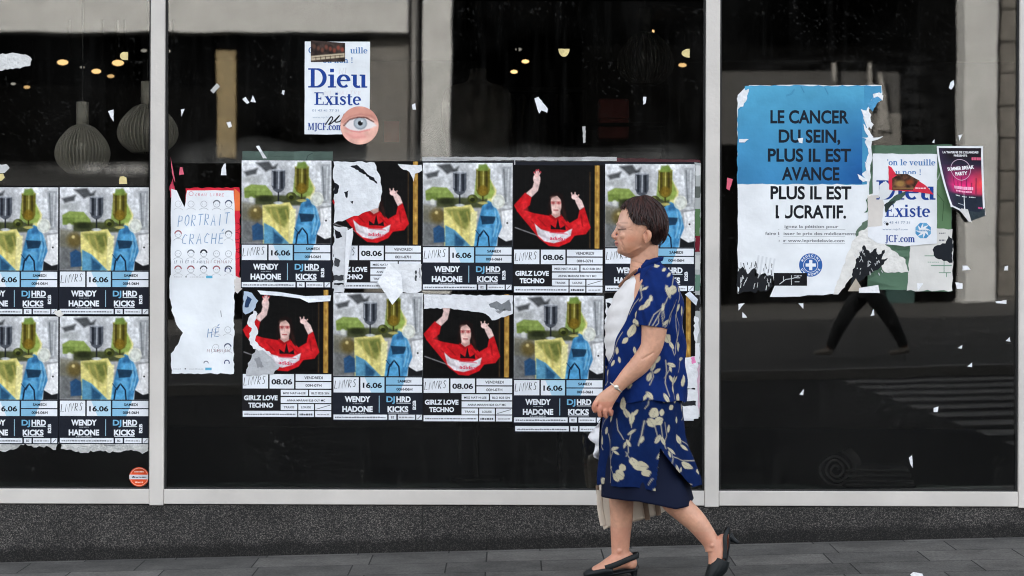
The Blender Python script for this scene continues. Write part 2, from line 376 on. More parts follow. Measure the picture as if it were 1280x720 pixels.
M['cool'] = mat('cool_lamp', (255, 250, 240), emit=((255, 246, 230), .35))

def glass_mat():
    m = bpy.data.materials.new('window_glass'); m.use_nodes = True; n = m.node_tree; n.nodes.remove(n.nodes['Principled BSDF'])
    out = n.nodes['Material Output']; t = n.nodes.new('ShaderNodeBsdfTransparent'); t.inputs[0].default_value = (.88, .88, .86, 1)
    g = n.nodes.new('ShaderNodeBsdfGlossy'); g.inputs['Roughness'].default_value = 0.0; g.inputs['Color'].default_value = (1, 1, .99, 1)
    fr = n.nodes.new('ShaderNodeFresnel'); fr.inputs['IOR'].default_value = 1.62
    mx = n.nodes.new('ShaderNodeMixShader'); tc = n.nodes.new('ShaderNodeTexCoord')
    no = n.nodes.new('ShaderNodeTexNoise'); no.inputs['Scale'].default_value = 2.2; no.inputs['Detail'].default_value = 1
    b = n.nodes.new('ShaderNodeBump'); b.inputs['Strength'].default_value = .012; b.inputs['Distance'].default_value = .02
    n.links.new(tc.outputs['Object'], no.inputs['Vector']); n.links.new(no.outputs['Fac'], b.inputs['Height']); n.links.new(b.outputs['Normal'], g.inputs['Normal'])
    n.links.new(fr.outputs[0], mx.inputs[0]); n.links.new(t.outputs[0], mx.inputs[1]); n.links.new(g.outputs[0], mx.inputs[2])
    n.links.new(mx.outputs[0], out.inputs['Surface']); return m
M['glass'] = glass_mat()
def smear_mat():                          # dried paste and dust on the glass: see-through where the attribute's alpha is low
    m = bpy.data.materials.new('dried_paste'); m.use_nodes = True; n = m.node_tree; p = n.nodes['Principled BSDF']
    a = n.nodes.new('ShaderNodeAttribute'); a.attribute_name = 'Col'
    n.links.new(a.outputs['Color'], p.inputs['Base Color']); n.links.new(a.outputs['Alpha'], p.inputs['Alpha']); p.inputs['Roughness'].default_value = .9
    p.inputs['Specular IOR Level'].default_value = 0
    return m
M['smear'] = smear_mat()
def granite_mat():
    m = mat('speckled_granite', (60, 59, 58), rough=.6, spec=.25); n = m.node_tree; p = n.nodes['Principled BSDF']
    tc = n.nodes.new('ShaderNodeTexCoord'); ge = n.nodes.new('ShaderNodeNewGeometry')
    v = n.nodes.new('ShaderNodeTexVoronoi'); v.inputs['Scale'].default_value = 300; n.links.new(ge.outputs['Position'], v.inputs['Vector'])
    r = n.nodes.new('ShaderNodeValToRGB'); e = r.color_ramp.elements
    e[0].position = .0; e[0].color = (*lin((20, 20, 21)), 1); e[1].position = 1; e[1].color = (*lin((112, 107, 103)), 1)
    q = e.new(.42); q.color = (*lin((36, 35, 35)), 1); q = e.new(.74); q.color = (*lin((62, 60, 58)), 1)
    sp = n.nodes.new('ShaderNodeSeparateColor'); n.links.new(v.outputs['Color'], sp.inputs[0]); n.links.new(sp.outputs[0], r.inputs[0])
    # grime washed up from the pavement, following its slope
    sx = n.nodes.new('ShaderNodeSeparateXYZ'); n.links.new(ge.outputs['Position'], sx.inputs[0])
    ns = n.nodes.new('ShaderNodeTexNoise'); ns.inputs['Scale'].default_value = 9; ns.inputs['Detail'].default_value = 6; n.links.new(ge.outputs['Position'], ns.inputs['Vector'])
    def mth(op, a, b):
        k = n.nodes.new('ShaderNodeMath'); k.operation = op
        for i, x in enumerate((a, b)):
            if isinstance(x, (int, float)): k.inputs[i].default_value = x
            else: n.links.new(x, k.inputs[i])
        return k.outputs[0]
    h = mth('SUBTRACT', sx.outputs[2], mth('MULTIPLY', sx.outputs[0], SLOPE))
    h = mth('ADD', h, mth('MULTIPLY', mth('SUBTRACT', ns.outputs['Fac'], .5), -.06))
    mr = n.nodes.new('ShaderNodeMapRange'); mr.inputs[1].default_value = .045; mr.inputs[2].default_value = .075; mr.inputs[3].default_value = .3; mr.inputs[4].default_value = 1
    n.links.new(h, mr.inputs[0])
    ns2 = n.nodes.new('ShaderNodeTexNoise'); ns2.inputs['Scale'].default_value = 4; ns2.inputs['Detail'].default_value = 8; n.links.new(ge.outputs['Position'], ns2.inputs['Vector'])
    m2 = n.nodes.new('ShaderNodeMapRange'); m2.inputs[1].default_value = .3; m2.inputs[2].default_value = .6; m2.inputs[3].default_value = .65; m2.inputs[4].default_value = 1.1
    n.links.new(ns2.outputs['Fac'], m2.inputs[0])
    mx = n.nodes.new('ShaderNodeMix'); mx.data_type = 'RGBA'; mx.blend_type = 'MULTIPLY'; mx.inputs[0].default_value = 1
    n.links.new(r.outputs[0], mx.inputs[6]); n.links.new(mth('MULTIPLY', mr.outputs[0], m2.outputs[0]), mx.inputs[7]); n.links.new(mx.outputs[2], p.inputs['Base Color'])
    return m
SLOPE = .028
M['granite'] = granite_mat()
def paving_mat():
    m = mat('paving_slabs', (78, 78, 78), rough=.85, spec=.25); n = m.node_tree; p = n.nodes['Principled BSDF']
    ge = n.nodes.new('ShaderNodeNewGeometry')
    mp = n.nodes.new('ShaderNodeMapping'); mp.inputs['Location'].default_value = (.11, .075, 0); n.links.new(ge.outputs['Position'], mp.inputs[0])
    b = n.nodes.new('ShaderNodeTexBrick'); b.inputs['Scale'].default_value = 1; b.inputs['Brick Width'].default_value = .52; b.inputs['Row Height'].default_value = .3
    b.inputs['Mortar Size'].default_value = .0035; b.inputs['Mortar Smooth'].default_value = .2; b.offset = .42; b.squash = .8; b.squash_frequency = 2
    b.inputs['Color1'].default_value = (*lin((96, 94, 91)), 1); b.inputs['Color2'].default_value = (*lin((77, 76, 74)), 1); b.inputs['Mortar'].default_value = (*lin((34, 34, 34)), 1)
    n.links.new(mp.outputs[0], b.inputs['Vector'])
    t = n.nodes.new('ShaderNodeTexNoise'); t.inputs['Scale'].default_value = 3; t.inputs['Detail'].default_value = 9; t.inputs['Roughness'].default_value = .7; n.links.new(ge.outputs['Position'], t.inputs['Vector'])
    t2 = n.nodes.new('ShaderNodeTexNoise'); t2.inputs['Scale'].default_value = 90; t2.inputs['Detail'].default_value = 4; n.links.new(ge.outputs['Position'], t2.inputs['Vector'])
    mr = n.nodes.new('ShaderNodeMapRange'); mr.inputs[1].default_value = .35; mr.inputs[2].default_value = .65; mr.inputs[3].default_value = .62; mr.inputs[4].default_value = 1.2; n.links.new(t.outputs['Fac'], mr.inputs[0])
    m3 = n.nodes.new('ShaderNodeMapRange'); m3.inputs[1].default_value = .3; m3.inputs[2].default_value = .7; m3.inputs[3].default_value = .75; m3.inputs[4].default_value = 1.25; n.links.new(t2.outputs['Fac'], m3.inputs[0])
    k = n.nodes.new('ShaderNodeMath'); k.operation = 'MULTIPLY'; n.links.new(mr.outputs[0], k.inputs[0]); n.links.new(m3.outputs[0], k.inputs[1])
    mx = n.nodes.new('ShaderNodeMix'); mx.data_type = 'RGBA'; mx.blend_type = 'MULTIPLY'; mx.inputs[0].default_value = 1
    n.links.new(b.outputs['Color'], mx.inputs[6]); n.links.new(k.outputs[0], mx.inputs[7]); n.links.new(mx.outputs[2], p.inputs['Base Color'])
    bu = n.nodes.new('ShaderNodeBump'); bu.inputs['Strength'].default_value = .5; bu.inputs['Distance'].default_value = .006
    ad = n.nodes.new('ShaderNodeMath'); ad.operation = 'SUBTRACT'; n.links.new(t2.outputs['Fac'], ad.inputs[0]); n.links.new(b.outputs['Fac'], ad.inputs[1])
    n.links.new(ad.outputs[0], bu.inputs['Height']); n.links.new(bu.outputs['Normal'], p.inputs['Normal'])
    return m
M['paving'] = paving_mat()
M['asphalt'] = mat('asphalt', (40, 40, 41), spec=.08, rough=.95, noise=.25, nscale=4, bump=.5, bscale=120)
M['roadpaint'] = mat('worn_road_paint', (112, 110, 108), rough=.8, spec=.15, noise=.4, nscale=12)
M['square'] = mat('square_paving', (54, 53, 52), spec=.2, rough=.9, noise=.35, nscale=.35, bump=.3, bscale=8)
M['kerbstone'] = mat('kerb_granite', (120, 118, 115), rough=.8, noise=.2, nscale=20)

# ================================================================== ground
def road_z(y): return -.12 + .18 * min(1, max(0, (-3.1 - y) / 11.9))
def sheet(name, ys, zs, m, x0=-80, x1=80):
    mb = MB(); n = 31; xs = np.linspace(x0, x1, n)
    V = [(x, y, x * SLOPE + z) for y, z in zip(ys, zs) for x in xs]
    F = [(j * n + i, j * n + i + 1, (j + 1) * n + i + 1, (j + 1) * n + i) for j in range(len(ys) - 1) for i in range(n - 1)]
    return struct(mb.add(V, F).build(name, m))
sheet('pavement', [-3.0, 0, .1], [-.066, 0, 0], M['paving'])
sheet('kerb', [-3.16, -3.15, -3.003], [-.13, -.071, -.068], M['kerbstone'])
sheet('road', [-15.0, -9, -3.16], [road_z(-15), road_z(-9), road_z(-3.16)], M['asphalt'])
sheet('kerb_opposite', [-15.15, -15.01, -15.0], [.178, .176, .055], M['kerbstone'])
sheet('square', [-90, -15.15], [.2, .18], M['square'])
mb = MB()
for i in range(11):
    y = -4.1 - i * 1.0
    if y < -14.4: break
    V = [(x, yy, x * SLOPE + road_z(yy) + .004) for yy in (y, y - .5) for x in (3.75, 7.0)]; mb.add(V, [(0, 2, 3, 1)], (205, 203, 198))
struct(mb.build('zebra_crossing', M['roadpaint']))
g = MB(); g.add([(-300, -300, -9), (300, -300, -9), (300, 300, -9), (-300, 300, -9)], [(0, 1, 2, 3)]); struct(g.build('ground', M['asphalt']))

# ================================================================== the shop
ZS0, ZS1, ZT = .205, .2725, 2.95                  # sill bottom, sill top, window head
MX = [(-4.25, -4.185), (-1.659, -1.594), (.886, .9505), (2.324, 2.395), (4.2, 4.265)]
shop = thing('shop_building', 'shop with grey metal window frames, dark glass and speckled granite base', 'building', (0, 0, 0))
mb = MB(); x = -4.5; 
px = [(-4.6 + i * .2995) for i in range(32)]
for a, b in zip(px[:-1], px[1:]):
    mb.box(a + .0004, b - .0004, -.018, .2, a * SLOPE - .3, ZS0 - .004)
mb.build('plinth', M['granite'], shop, bev=.0006)
for x0, x1 in MX:
    mb = MB(); mb.box(x0, x1, -.032, .06, ZS0 - .006, ZT + .02); mb.build('mullion', M['alu'], shop, bev=.003)
panes = []
for (a, x0), (x1, b) in zip(MX[:-1], MX[1:]):
    mb = MB(); mb.box(x0 + .001, x1 - .001, -.029, .058, ZS0, ZS1)
    fr = mb.build('window_frame', M['alu'], shop, bev=.003)
    mb = MB(); mb.box(x0 + .001, x1 - .001, -.029, .058, ZT - .06, ZT); mb.build('head_rail', M['alu'], fr, bev=.003)
    mb = MB()
    for c, d, e, f in ((x0, x0 + .009, ZS1, ZT - .06), (x1 - .009, x1, ZS1, ZT - .06), (x0 + .01, x1 - .01, ZS1, ZS1 + .007)):
        mb.box(c, d, -.01, .03, e, f)
    mb.build('gasket', M['gasket'], fr)
    mb = MB(); mb.box(x0 + .004, x1 - .004, 0, .008, ZS1 - .01, ZT - .05); panes.append(mb.build('window_pane', M['glass'], fr))
    mb = MB(); mb.box(x0 + .005, x1 - .005, .062, .4, ZS1 - .06, ZS1 - .006); mb.build('window_ledge', M['ledge'] if 'ledge' in M else mat('inner_ledge', (70, 82, 80), rough=.6, noise=.2, nscale=5), fr)
mb = MB()
mb.box(-40, 40, 0.02, 12, ZT + .02, 25); mb.box(-40, MX[0][0] - .002, .0, .3, -1, ZT + .018); mb.box(MX[-1][1] + .002, 40, .0, .3, -1, ZT + .018)
mb.box(-40, 40, -.06, .018, ZT + .05, ZT + .5)
mb.build('upper_wall', M['facade'], shop)
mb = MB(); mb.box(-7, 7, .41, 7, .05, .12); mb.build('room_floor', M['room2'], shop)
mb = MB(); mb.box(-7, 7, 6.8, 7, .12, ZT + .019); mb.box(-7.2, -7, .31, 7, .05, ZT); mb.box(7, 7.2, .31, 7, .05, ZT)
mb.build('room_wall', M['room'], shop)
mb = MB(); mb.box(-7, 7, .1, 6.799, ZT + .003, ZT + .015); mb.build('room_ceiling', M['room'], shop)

# paste smears and dust on the panes
def smear(pane, name, px0, py0, px1, py1, fn, col, label):
    w_, h_ = px1 - px0, py1 - py0; nx, ny = int(w_ * .8), int(h_ * .8)
    U, V = np.meshgrid(np.linspace(0, w_, nx), np.linspace(0, h_, ny)); a = np.clip(fn(U / w_, V / h_, U, V), 0, 1)
    x, z = G(px0, py0); P = np.stack([x + U.ravel() / S, np.full(U.size, -.0012), z - V.ravel() / S], 1)
    F = [(j * nx + i, (j + 1) * nx + i, (j + 1) * nx + i + 1, j * nx + i + 1) for j in range(ny - 1) for i in range(nx - 1)]
    K = np.concatenate([np.tile(lin(col), (U.size, 1)), a.reshape(-1, 1)], 1)
    o = mkraw(name, P, F, M['smear'], pane, None, K); return o
edge = lambda u, v, p=.12: np.clip(np.minimum(np.minimum(u, 1 - u), np.minimum(v, 1 - v)) / p, 0, 1)
brush = lambda U, V, s: fbm(U * .22, V, 6, s) * .6 + fbm(U, V * .2, 9, s + 5) * .4
smear(panes[1], 'paste_smear', 205, 158, 880, 204, lambda u, v, U, V: np.clip(v * 2.2 - .55 - (fbm(U, V, 60, 3) - .3) * 1.3, 0, 1) * (.10 + .22 * fbm(U, V * .5, 14, 8)) * np.clip(u * 20, 0, 1) * np.clip((1 - u) * 20, 0, 1), (150, 148, 142), None)
smear(panes[1], 'paste_smear', 450, 50, 516, 180, lambda u, v, U, V: np.clip(brush(U, V, 21) * 2 - .75, 0, 1) * edge(u, v, .25) * .4, (120, 118, 112), None)
smear(panes[0], 'paste_smear', -20, 200, 188, 232, lambda u, v, U, V: (np.clip(1 - abs(v - .35) * 3.0, 0, 1) * np.clip((u - .5) * 7, .15, 1) * np.clip(fbm(U, V, 20, 31) * 1.9 - .3, 0, 1) * .75 + .12 * v) * np.clip((1 - u) * 30, 0, 1), (176, 170, 160), None)
smear(panes[2], 'paste_smear', 903, 60, 1200, 190, lambda u, v, U, V: np.clip(brush(U, V, 41) * 2 - .8, 0, 1) * edge(u, v, .3) * .14, (150, 146, 140), None)

for i, (a, b_) in enumerate(((-40, 188), (208, 880), (900, 1270))):
    smear(panes[i], 'dust', a, 0, b_, 606, lambda u, v, U, V: np.clip((fbm(U, V, 3.2, 71 + i, 2) - .74) * 4, 0, 1) * np.clip(fbm(U, V, 70, 81 + i) * 2 - .7, 0, 1) * .2 + np.clip(fbm(U * 1.3, V * .12, 12, 91 + i) - .52, 0, 1) * .03 + np.clip(fbm(U, V, 110, 95 + i) - .45, 0, 1) * .03, (150, 148, 144), None)
# ================================================================== the opposite building, across the square (seen mirrored in the glass)
YF = -75.0; SM = 2720 / 85.0
zz = lambda py: CZ + (360 - py) / SM
opp = thing('opposite_building', 'pale rendered building with square pillars mirrored in the shop glass', 'building', (0, YF, 0))
def fbox(mb, px0, px1, py1, py0, y0=-1.2, y1=0): mb.box((px0 - 640) / SM, (px1 - 640) / SM, YF + y0, YF + y1, zz(py1), zz(py0))
GB = 410                                   # below the ground line
mb = MB()
fbox(mb, -500, 509, 41, -150); fbox(mb, 566, 1155, -130, -150)
mb.box(-40, 40, YF - 16, YF - .02, zz(-151), 27)
mb.build('wall', M['concrete'], opp, bev=.03)
for a, b_ in ((528, 563), (1203, 1243), (-480, -430)):
    mb = MB(); fbox(mb, a, b_, GB, -150, -1.2, .4); mb.build('pillar', M['concrete'], opp, bev=.03)
    mb = MB(); fbox(mb, a - 3, b_ + 3, GB, 374, -1.22, .5); mb.build('pillar_base', M['concrete'], opp, bev=.03)
mb = MB(); py = GB; k = 0
while py > -140:
    fbox(mb, 1247, 1400 if k % 2 else 1285, py, py - 38.5, -1.2, .06)
    if k % 2 == 0: fbox(mb, 1286, 1420, py, py - 38.5, -1.2, .04)
    py -= 40; k += 1
mb.build('stone_wall', M['stone'], opp, bev=.05)
mb = MB(); fbox(mb, 456, 509, GB, 42, -1.2, -.9); mb.build('recess_panel', M['concrete2'], opp, bev=.03)
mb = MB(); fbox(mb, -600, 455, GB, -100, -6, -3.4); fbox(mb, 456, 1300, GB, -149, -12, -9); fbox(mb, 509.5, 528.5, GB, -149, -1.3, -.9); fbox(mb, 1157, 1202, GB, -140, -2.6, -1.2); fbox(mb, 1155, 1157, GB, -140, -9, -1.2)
mb.build('shopfront', M['dark'], opp)  # shade inside the sunlit openings is put into this near-black colour
mb = MB(); mb.tube([((518 - 640) / SM, YF + .3, zz(GB)), ((518 - 640) / SM, YF + .3, zz(-140))], .16, 12); mb.build('drainpipe', M['pipe'], opp, smooth=True)
mb = MB(); fbox(mb, 267, 291, 196, 62, -1.3, -.9); mb.build('door_post', M['tan'], opp, bev=.03)
mb = MB(); fbox(mb, 905, 1154, 168, 72, -5.8, -5.5); mb.build('inner_panel', M['dim'], opp)
mb = MB(); fbox(mb, 1095, 1154, 180, 128, -5.4, -5.2); mb.build('inner_panel', M['concrete2'], opp)
for q in ([(1110, 60), (1114, 60), (1116, 165), (1110, 165)], [(1124, 74), (1128, 74), (1140, 150), (1124, 150)], [(1064, 62), (1069, 62), (1069, 86), (1064, 86)]):
    mb = MB(); P = [((p - 640) / SM, zz(r_)) for p, r_ in q]; Vv = [(x_, YF - 5.0, z_) for x_, z_ in P] + [(x_, YF - 5.1, z_) for x_, z_ in P]
    mb.add(Vv, [(0, 1, 2, 3), (7, 6, 5, 4), (0, 4, 5, 1), (1, 5, 6, 2), (2, 6, 7, 3), (3, 7, 4, 0)]); mb.build('curtain', M['white_trim'], opp)
mb = MB(); fbox(mb, 1118, 1152, 384, 300, -1.9, -1.6); mb.build('shop_door', M['teal'], opp)
mb = MB(); fbox(mb, 920, 1150, 392, 386, -1.5, .1); mb.build('shopfront_step', M['concrete'], opp, bev=.02)
for i in range(12):
    x_ = -36 + i * 6.2
    for z_ in (18.5, 23):
        mb = MB(); mb.box(x_, x_ + 1.6, YF - .06, YF + .01, z_, z_ + 2.6); mb.build('window', M['darkglass'], opp)
# ================================================================== the posters
PG1 = 'party posters pasted on the left pane'; PG2 = 'party posters pasted on the middle pane'
W_, H_ = 113, 160
def bottom_boxes(s, d2=False):
    pass
def art_glasses():
    c = Canvas(112, 104, 1.45, (196, 198, 200))
    c.grad((214, 216, 219), (150, 151, 152)); c.noise(.22, 26, 3)
    c.poly([(0, 60), (28, 62), (28, 104), (0, 104)], (104, 106, 106), .85, 5); c.noise(.12, 5, 9)
    # dark leaves upper left
    for p in ([(18, 3), (34, 1), (40, 10), (30, 14)], [(36, 10), (45, 4), (42, 16)], [(3, 14), (20, 10), (18, 17), (6, 20)]): c.poly(p, (60, 62, 64), .8, 3)
    c.ell(12, 24, 12, 5, (150, 152, 150), .6, 4)
    # green bowl and table edge
    c.poly([(3, 35), (12, 30), (30, 31), (38, 40), (40, 47), (4, 47)], (138, 158, 78), .95, 1.6); c.poly([(4, 38), (18, 38), (18, 46), (4, 46)], (112, 132, 62), .7, 2)
    c.poly([(17, 44), (86, 43), (86, 56), (17, 56)], (66, 72, 38), .85, 3); c.ell(30, 48, 9, 4, (40, 46, 26), .7, 3); c.ell(12, 49, 3, 4, (214, 214, 206), .8, 1.5)
    c.poly([(0, 52), (24, 55), (24, 78), (0, 74)], (120, 116, 96), .7, 4); c.ell(19, 66, 10, 9, (116, 98, 46), .75, 6); c.ell(17, 62, 2, 2, (225, 205, 140), .9, 2)
    # yellow cloth
    c.poly([(26, 56), (60, 52), (66, 62), (64, 104), (27, 104)], (222, 210, 126), .95, 1.5); c.poly([(84, 20), (92, 34), (88, 62), (80, 50)], (226, 216, 138), .9, 2)
    c.poly([(28, 58), (58, 56), (61, 70), (54, 84), (44, 78), (34, 66)], (136, 140, 72), .85, 3); c.poly([(44, 60), (58, 58), (60, 72), (52, 76)], (98, 110, 54), .6, 3)
    for i, x in enumerate((36, 44, 55, 60)): c.line([(x, 62), (x + 5, 80), (x + 3, 102)], 2.2, (188, 170, 92), .6, 2)
    c.poly([(60, 62), (68, 60), (66, 104), (58, 104)], (230, 222, 158), .9, 2)
    # blue overlay lower left and blue pot
    c.poly([(28, 78), (40, 84), (52, 96), (60, 104), (28, 104)], (78, 146, 190), .9, 1.6); c.poly([(40, 88), (52, 98), (50, 104), (40, 104)], (38, 78, 112), .8, 3)
    c.poly([(13, 82), (20, 78), (27, 82), (28, 99), (14, 100)], (44, 84, 124), .92, 1.8)
    # blue torso
    c.poly([(74, 54), (82, 47), (90, 52), (96, 66), (99, 80), (93, 96), (94, 104), (64, 104), (66, 88), (70, 72)], (82, 158, 205), .96, 1.4)
    for k, q in enumerate(([(76, 56), (70, 76), (68, 96)], [(94, 70), (96, 82), (91, 98)], [(86, 78), (88, 92), (86, 104)], [(74, 78), (78, 82), (86, 80)])): c.line(q, 3 + k % 2, (44, 104, 150), .6, 3)
    c.poly([(72, 66), (92, 67), (88, 76), (74, 77)], (34, 62, 86), .92, 1.4); c.poly([(80, 48), (88, 50), (88, 58), (78, 58)], (48, 98, 142), .8, 3)
    c.line([(68, 104), (70, 92), (76, 84), (82, 92), (83, 104)], 1.8, (20, 34, 52), .95); c.line([(66, 84), (72, 92), (76, 84)], 1, (28, 54, 80), .8); c.ell(80, 82, 7, 3, (120, 186, 222), .6, 3)
    for x in (90, 94): c.line([(x, 60), (x + 2, 74), (x - 2, 92)], 1.4, (150, 196, 220), .7, 1.5)
    # white torso on the right
    c.poly([(98, 60), (112, 58), (112, 104), (92, 104), (94, 92), (100, 78)], (224, 224, 225), .96, 1.6); c.poly([(94, 92), (104, 98), (112, 96), (112, 104), (93, 104)], (30, 32, 36), .95, 1.2); c.ell(105.5, 75, 1.1, 1.1, (26, 26, 28), 1); c.line([(101, 62), (103, 70), (100, 84)], 1.3, (176, 178, 180), .7, 2)
    # green splash, then the glasses
    c.poly([(64, 40), (66, 20), (70, 6), (78, 1), (84, 8), (84, 20), (90, 36), (86, 44), (74, 46)], (142, 164, 78), .92, 2)
    def goblet(cx, y0, y1, rw, base, dark, light, stem):
        c.poly([(cx - rw, y0), (cx + rw, y0), (cx + rw, y1 - 8), (cx + rw * .75, y1 - 3), (cx + 2, y1), (cx - 2, y1), (cx - rw * .75, y1 - 3), (cx - rw, y1 - 8)], base, .97, 1.2)
        for k in (-.55, .5): c.line([(cx + rw * k, y0 + 1), (cx + rw * k, y1 - 6)], rw * .35, dark, .75, 1.6)
        c.line([(cx + rw * .05, y0 + 2), (cx, y1 - 5)], 1.4, light, .8, 1.2); c.line([(cx - rw * .85, y0 + 3), (cx - rw * .85, y1 - 9)], .7, light, .8)
        c.ell(cx, y0, rw, 1.8, light, .6); c.line([(cx, y1), (cx, stem)], 1.8, dark, .9); c.ell(cx, stem, rw * .7, 1.8, light, .85)
    goblet(46, 12, 40, 8.4, (88, 92, 100), (34, 38, 46), (196, 200, 206), 53)
    goblet(75, 8, 42, 8.6, (116, 108, 40), (70, 62, 24), (196, 186, 110), 50); c.ell(75, 34, 6, 6, (140, 112, 34), .8, 3)
    c.poly([(70, 2), (80, 2), (82, 10), (68, 10)], (112, 138, 62), .8, 2)
    c.poly([(98, 5), (111, 4), (109, 50), (101, 50)], (162, 165, 168), .92, 1.5); c.line([(101, 8), (103, 48)], 1.6, (116, 120, 124), .8); c.line([(107, 8), (106, 48)], 1.4, (206, 209, 211), .8); c.ell(105, 55, 7, 2, (206, 208, 210), .7)
    c.ell(94, 48, 8.5, 9, (222, 222, 206), .7); c.ell(94, 48, 6.6, 7, (196, 200, 190), .8); c.ell(94, 48, 5.4, 5.8, (218, 220, 212), .7)
    c.ell(62, 45, 6.5, 5.5, (78, 84, 36), .95); c.ell(60.5, 43, 3, 2.6, (140, 148, 84), .7, 1.5); c.ell(62, 46, 3, 2.5, (46, 50, 24), .9)
    c.noise(.10, 4, 17); return c
def art_girl():
    c = Canvas(112, 104, 1.45, (20, 17, 18)); c.noise(.5, 18, 2)
    for i in range(18): c.line([(4 + i * 5.2, 6), (4 + i * 5.2, 100)], .5, (66, 60, 56), .35)
    for i in range(4): c.line([(2, 12 + i * 13), (96, 12 + i * 13)], .4, (60, 55, 52), .25)
    c.poly([(101, 0), (107, 0), (107, 104), (101, 104)], (190, 146, 66), .95, 1); c.line([(104.5, 0), (104.5, 104)], 1.2, (216, 178, 98), .7, 1.5)
    c.poly([(94, 8), (96, 8), (96, 104), (94, 104)], (74, 58, 40), .9); c.poly([(108, 0), (112, 0), (112, 104), (108, 104)], (24, 21, 22)); c.line([(2, 78), (30, 88)], 1.6, (150, 148, 150), .8)
    for k in range(6): c.ell(104, 10 + k * 17, 1.4, 3, (110, 70, 30), .5, 2)
    skin = (226, 186, 176)
    hair = (38, 22, 20)
    c.poly([(43, 46), (46, 36), (54, 33), (61, 37), (64, 50), (66, 62), (69, 70), (62, 72), (50, 68), (42, 70), (41, 60)], hair, .98, 1.4)
    # sleeves and body of the red sweater
    c.poly([(14, 34), (22, 40), (20, 50), (12, 56), (26, 60), (44, 63), (60, 63), (70, 72), (80, 66), (82, 56), (88, 52), (93, 68), (96, 78), (90, 86), (76, 88), (70, 96), (56, 102), (44, 101), (32, 92), (24, 82), (14, 70), (4, 58), (0, 50)], (212, 26, 36), 1, 1.2)
    c.poly([(14, 36), (8, 52), (14, 66), (24, 78), (30, 74), (20, 62)], (236, 50, 56), .6, 3); c.poly([(72, 74), (84, 68), (92, 74), (86, 82), (74, 84)], (236, 50, 56), .6, 3)
    for q in ([(22, 70), (34, 80)], [(30, 66), (40, 76)], [(84, 62), (86, 76)], [(60, 70), (70, 80)]): c.line(q, 1.2, (140, 12, 22), .7, 1.6)
    c.poly([(26, 73), (34, 80), (48, 84), (62, 84.5), (73, 79), (71, 88), (62, 94), (50, 97.5), (38, 95), (30, 88)], (214, 206, 210), 1, 1.3); c.line([(32, 86), (44, 92), (60, 93)], 2.4, (176, 164, 172), .6, 2.5)
    c.poly([(30, 72), (74, 80), (72, 86), (26, 74)], (210, 26, 36), 0); c.poly([(55, 66), (58, 80), (52, 80)], (28, 20, 24), .95); c.poly([(46, 74), (54, 80), (46, 80)], (28, 20, 24), .95); c.poly([(64, 75), (56, 80), (65, 81)], (28, 20, 24), .95)
    c.line([(45, 84), (67, 86)], .9, (214, 70, 92), .9)
    c.poly([(45, 60), (52, 66), (60, 61), (60, 64), (52, 69), (44, 64)], (170, 16, 26), .9)
    # neck, face, forearms and hands
    c.poly([(48, 56), (58, 56), (58, 63), (52, 66), (47, 62)], (206, 160, 150)); c.ell(52.5, 49, 7.4, 11.5, skin, 1, 1.2); c.ell(50, 55, 4, 5, (236, 202, 192), .6, 3)
    c.poly([(44, 44), (47, 36), (54, 34), (60, 38), (62, 48), (60, 44), (54, 38), (47, 41)], hair, 1, 1.2)
    c.ell(48.8, 47, 2.8, 2.0, (198, 92, 92), .8, 1.2); c.ell(56, 47, 2.8, 2.0, (198, 92, 92), .8, 1.2); c.line([(46, 45.6), (59, 45.6)], .6, (150, 62, 60), .7); c.ell(49, 47, .9, .8, (90, 40, 40), .7); c.ell(56, 47, .9, .8, (90, 40, 40), .7); c.poly([(58, 40), (63, 46), (64, 60), (60, 62), (59.6, 50)], hair, .9, 1.6); c.poly([(46, 42), (44, 52), (45, 62), (47.4, 60), (46.4, 50)], hair, .9, 1.4); c.ell(50, 40.5, 4, 2.2, (206, 164, 152), .6, 2.5); c.line([(50, 56), (55, 56)], 1.3, (176, 66, 70), .9); c.line([(52.5, 48), (52, 53)], .8, (196, 150, 140), .8)
    for k in range(5): c.line([(60 + k, 50 + k * 2), (63 + k * .8, 66 + k)], 1.4, (58, 34, 30), .8, 1.4)
    c.poly([(15, 35), (22, 40), (30, 32), (33, 20), (26, 18), (23, 28)], (222, 190, 184)); c.ell(28.5, 17, 4.6, 6, (228, 196, 190)); 
    for k, (a, b) in enumerate(((24.5, 8), (27, 5.5), (29.5, 5), (32, 7.5))): c.line([(27.5 + k * .8, 14), (a + 1, b + 1)], 1.9, (228, 184, 178)); c.ell(a + 1, b + 1, .9, 1.2, (196, 44, 60), .9)
    c.poly([(82, 56), (88, 52), (85, 44), (79, 38), (75, 40), (78, 48)], (222, 190, 184)); c.ell(76, 39.5, 4.2, 3.4, (226, 192, 186)); c.line([(73, 38), (72, 34.5)], 1.6, (226, 186, 180)); c.line([(76, 37), (76.5, 34)], 1.6, (226, 186, 180)); c.line([(79, 40), (81, 37)], 1.5, (210, 168, 160))
    c.noise(.14, 5, 23); return c
A_ART, B_ART = art_glasses(), art_girl()
for q_, g_ in ((A_ART, 1.12), (B_ART, 1.1)):
    q_.noise(.12, 2.6, 31); q_.c = q_.c * .86 + q_.c.mean(2, keepdims=True) * .14; q_.c = np.clip((q_.c - 128) * g_ + 116, 0, 255)
WHT = (222, 226, 232); NB = (26, 30, 40); BLU = (128, 178, 208)
def lnvrs(s, u, v, col=INK): s.hand('LNVRS', u - 2.6, v + .8, 9.8, 5.7, .8, col, l=2, slant=.1, seed=4, drop=-.55)
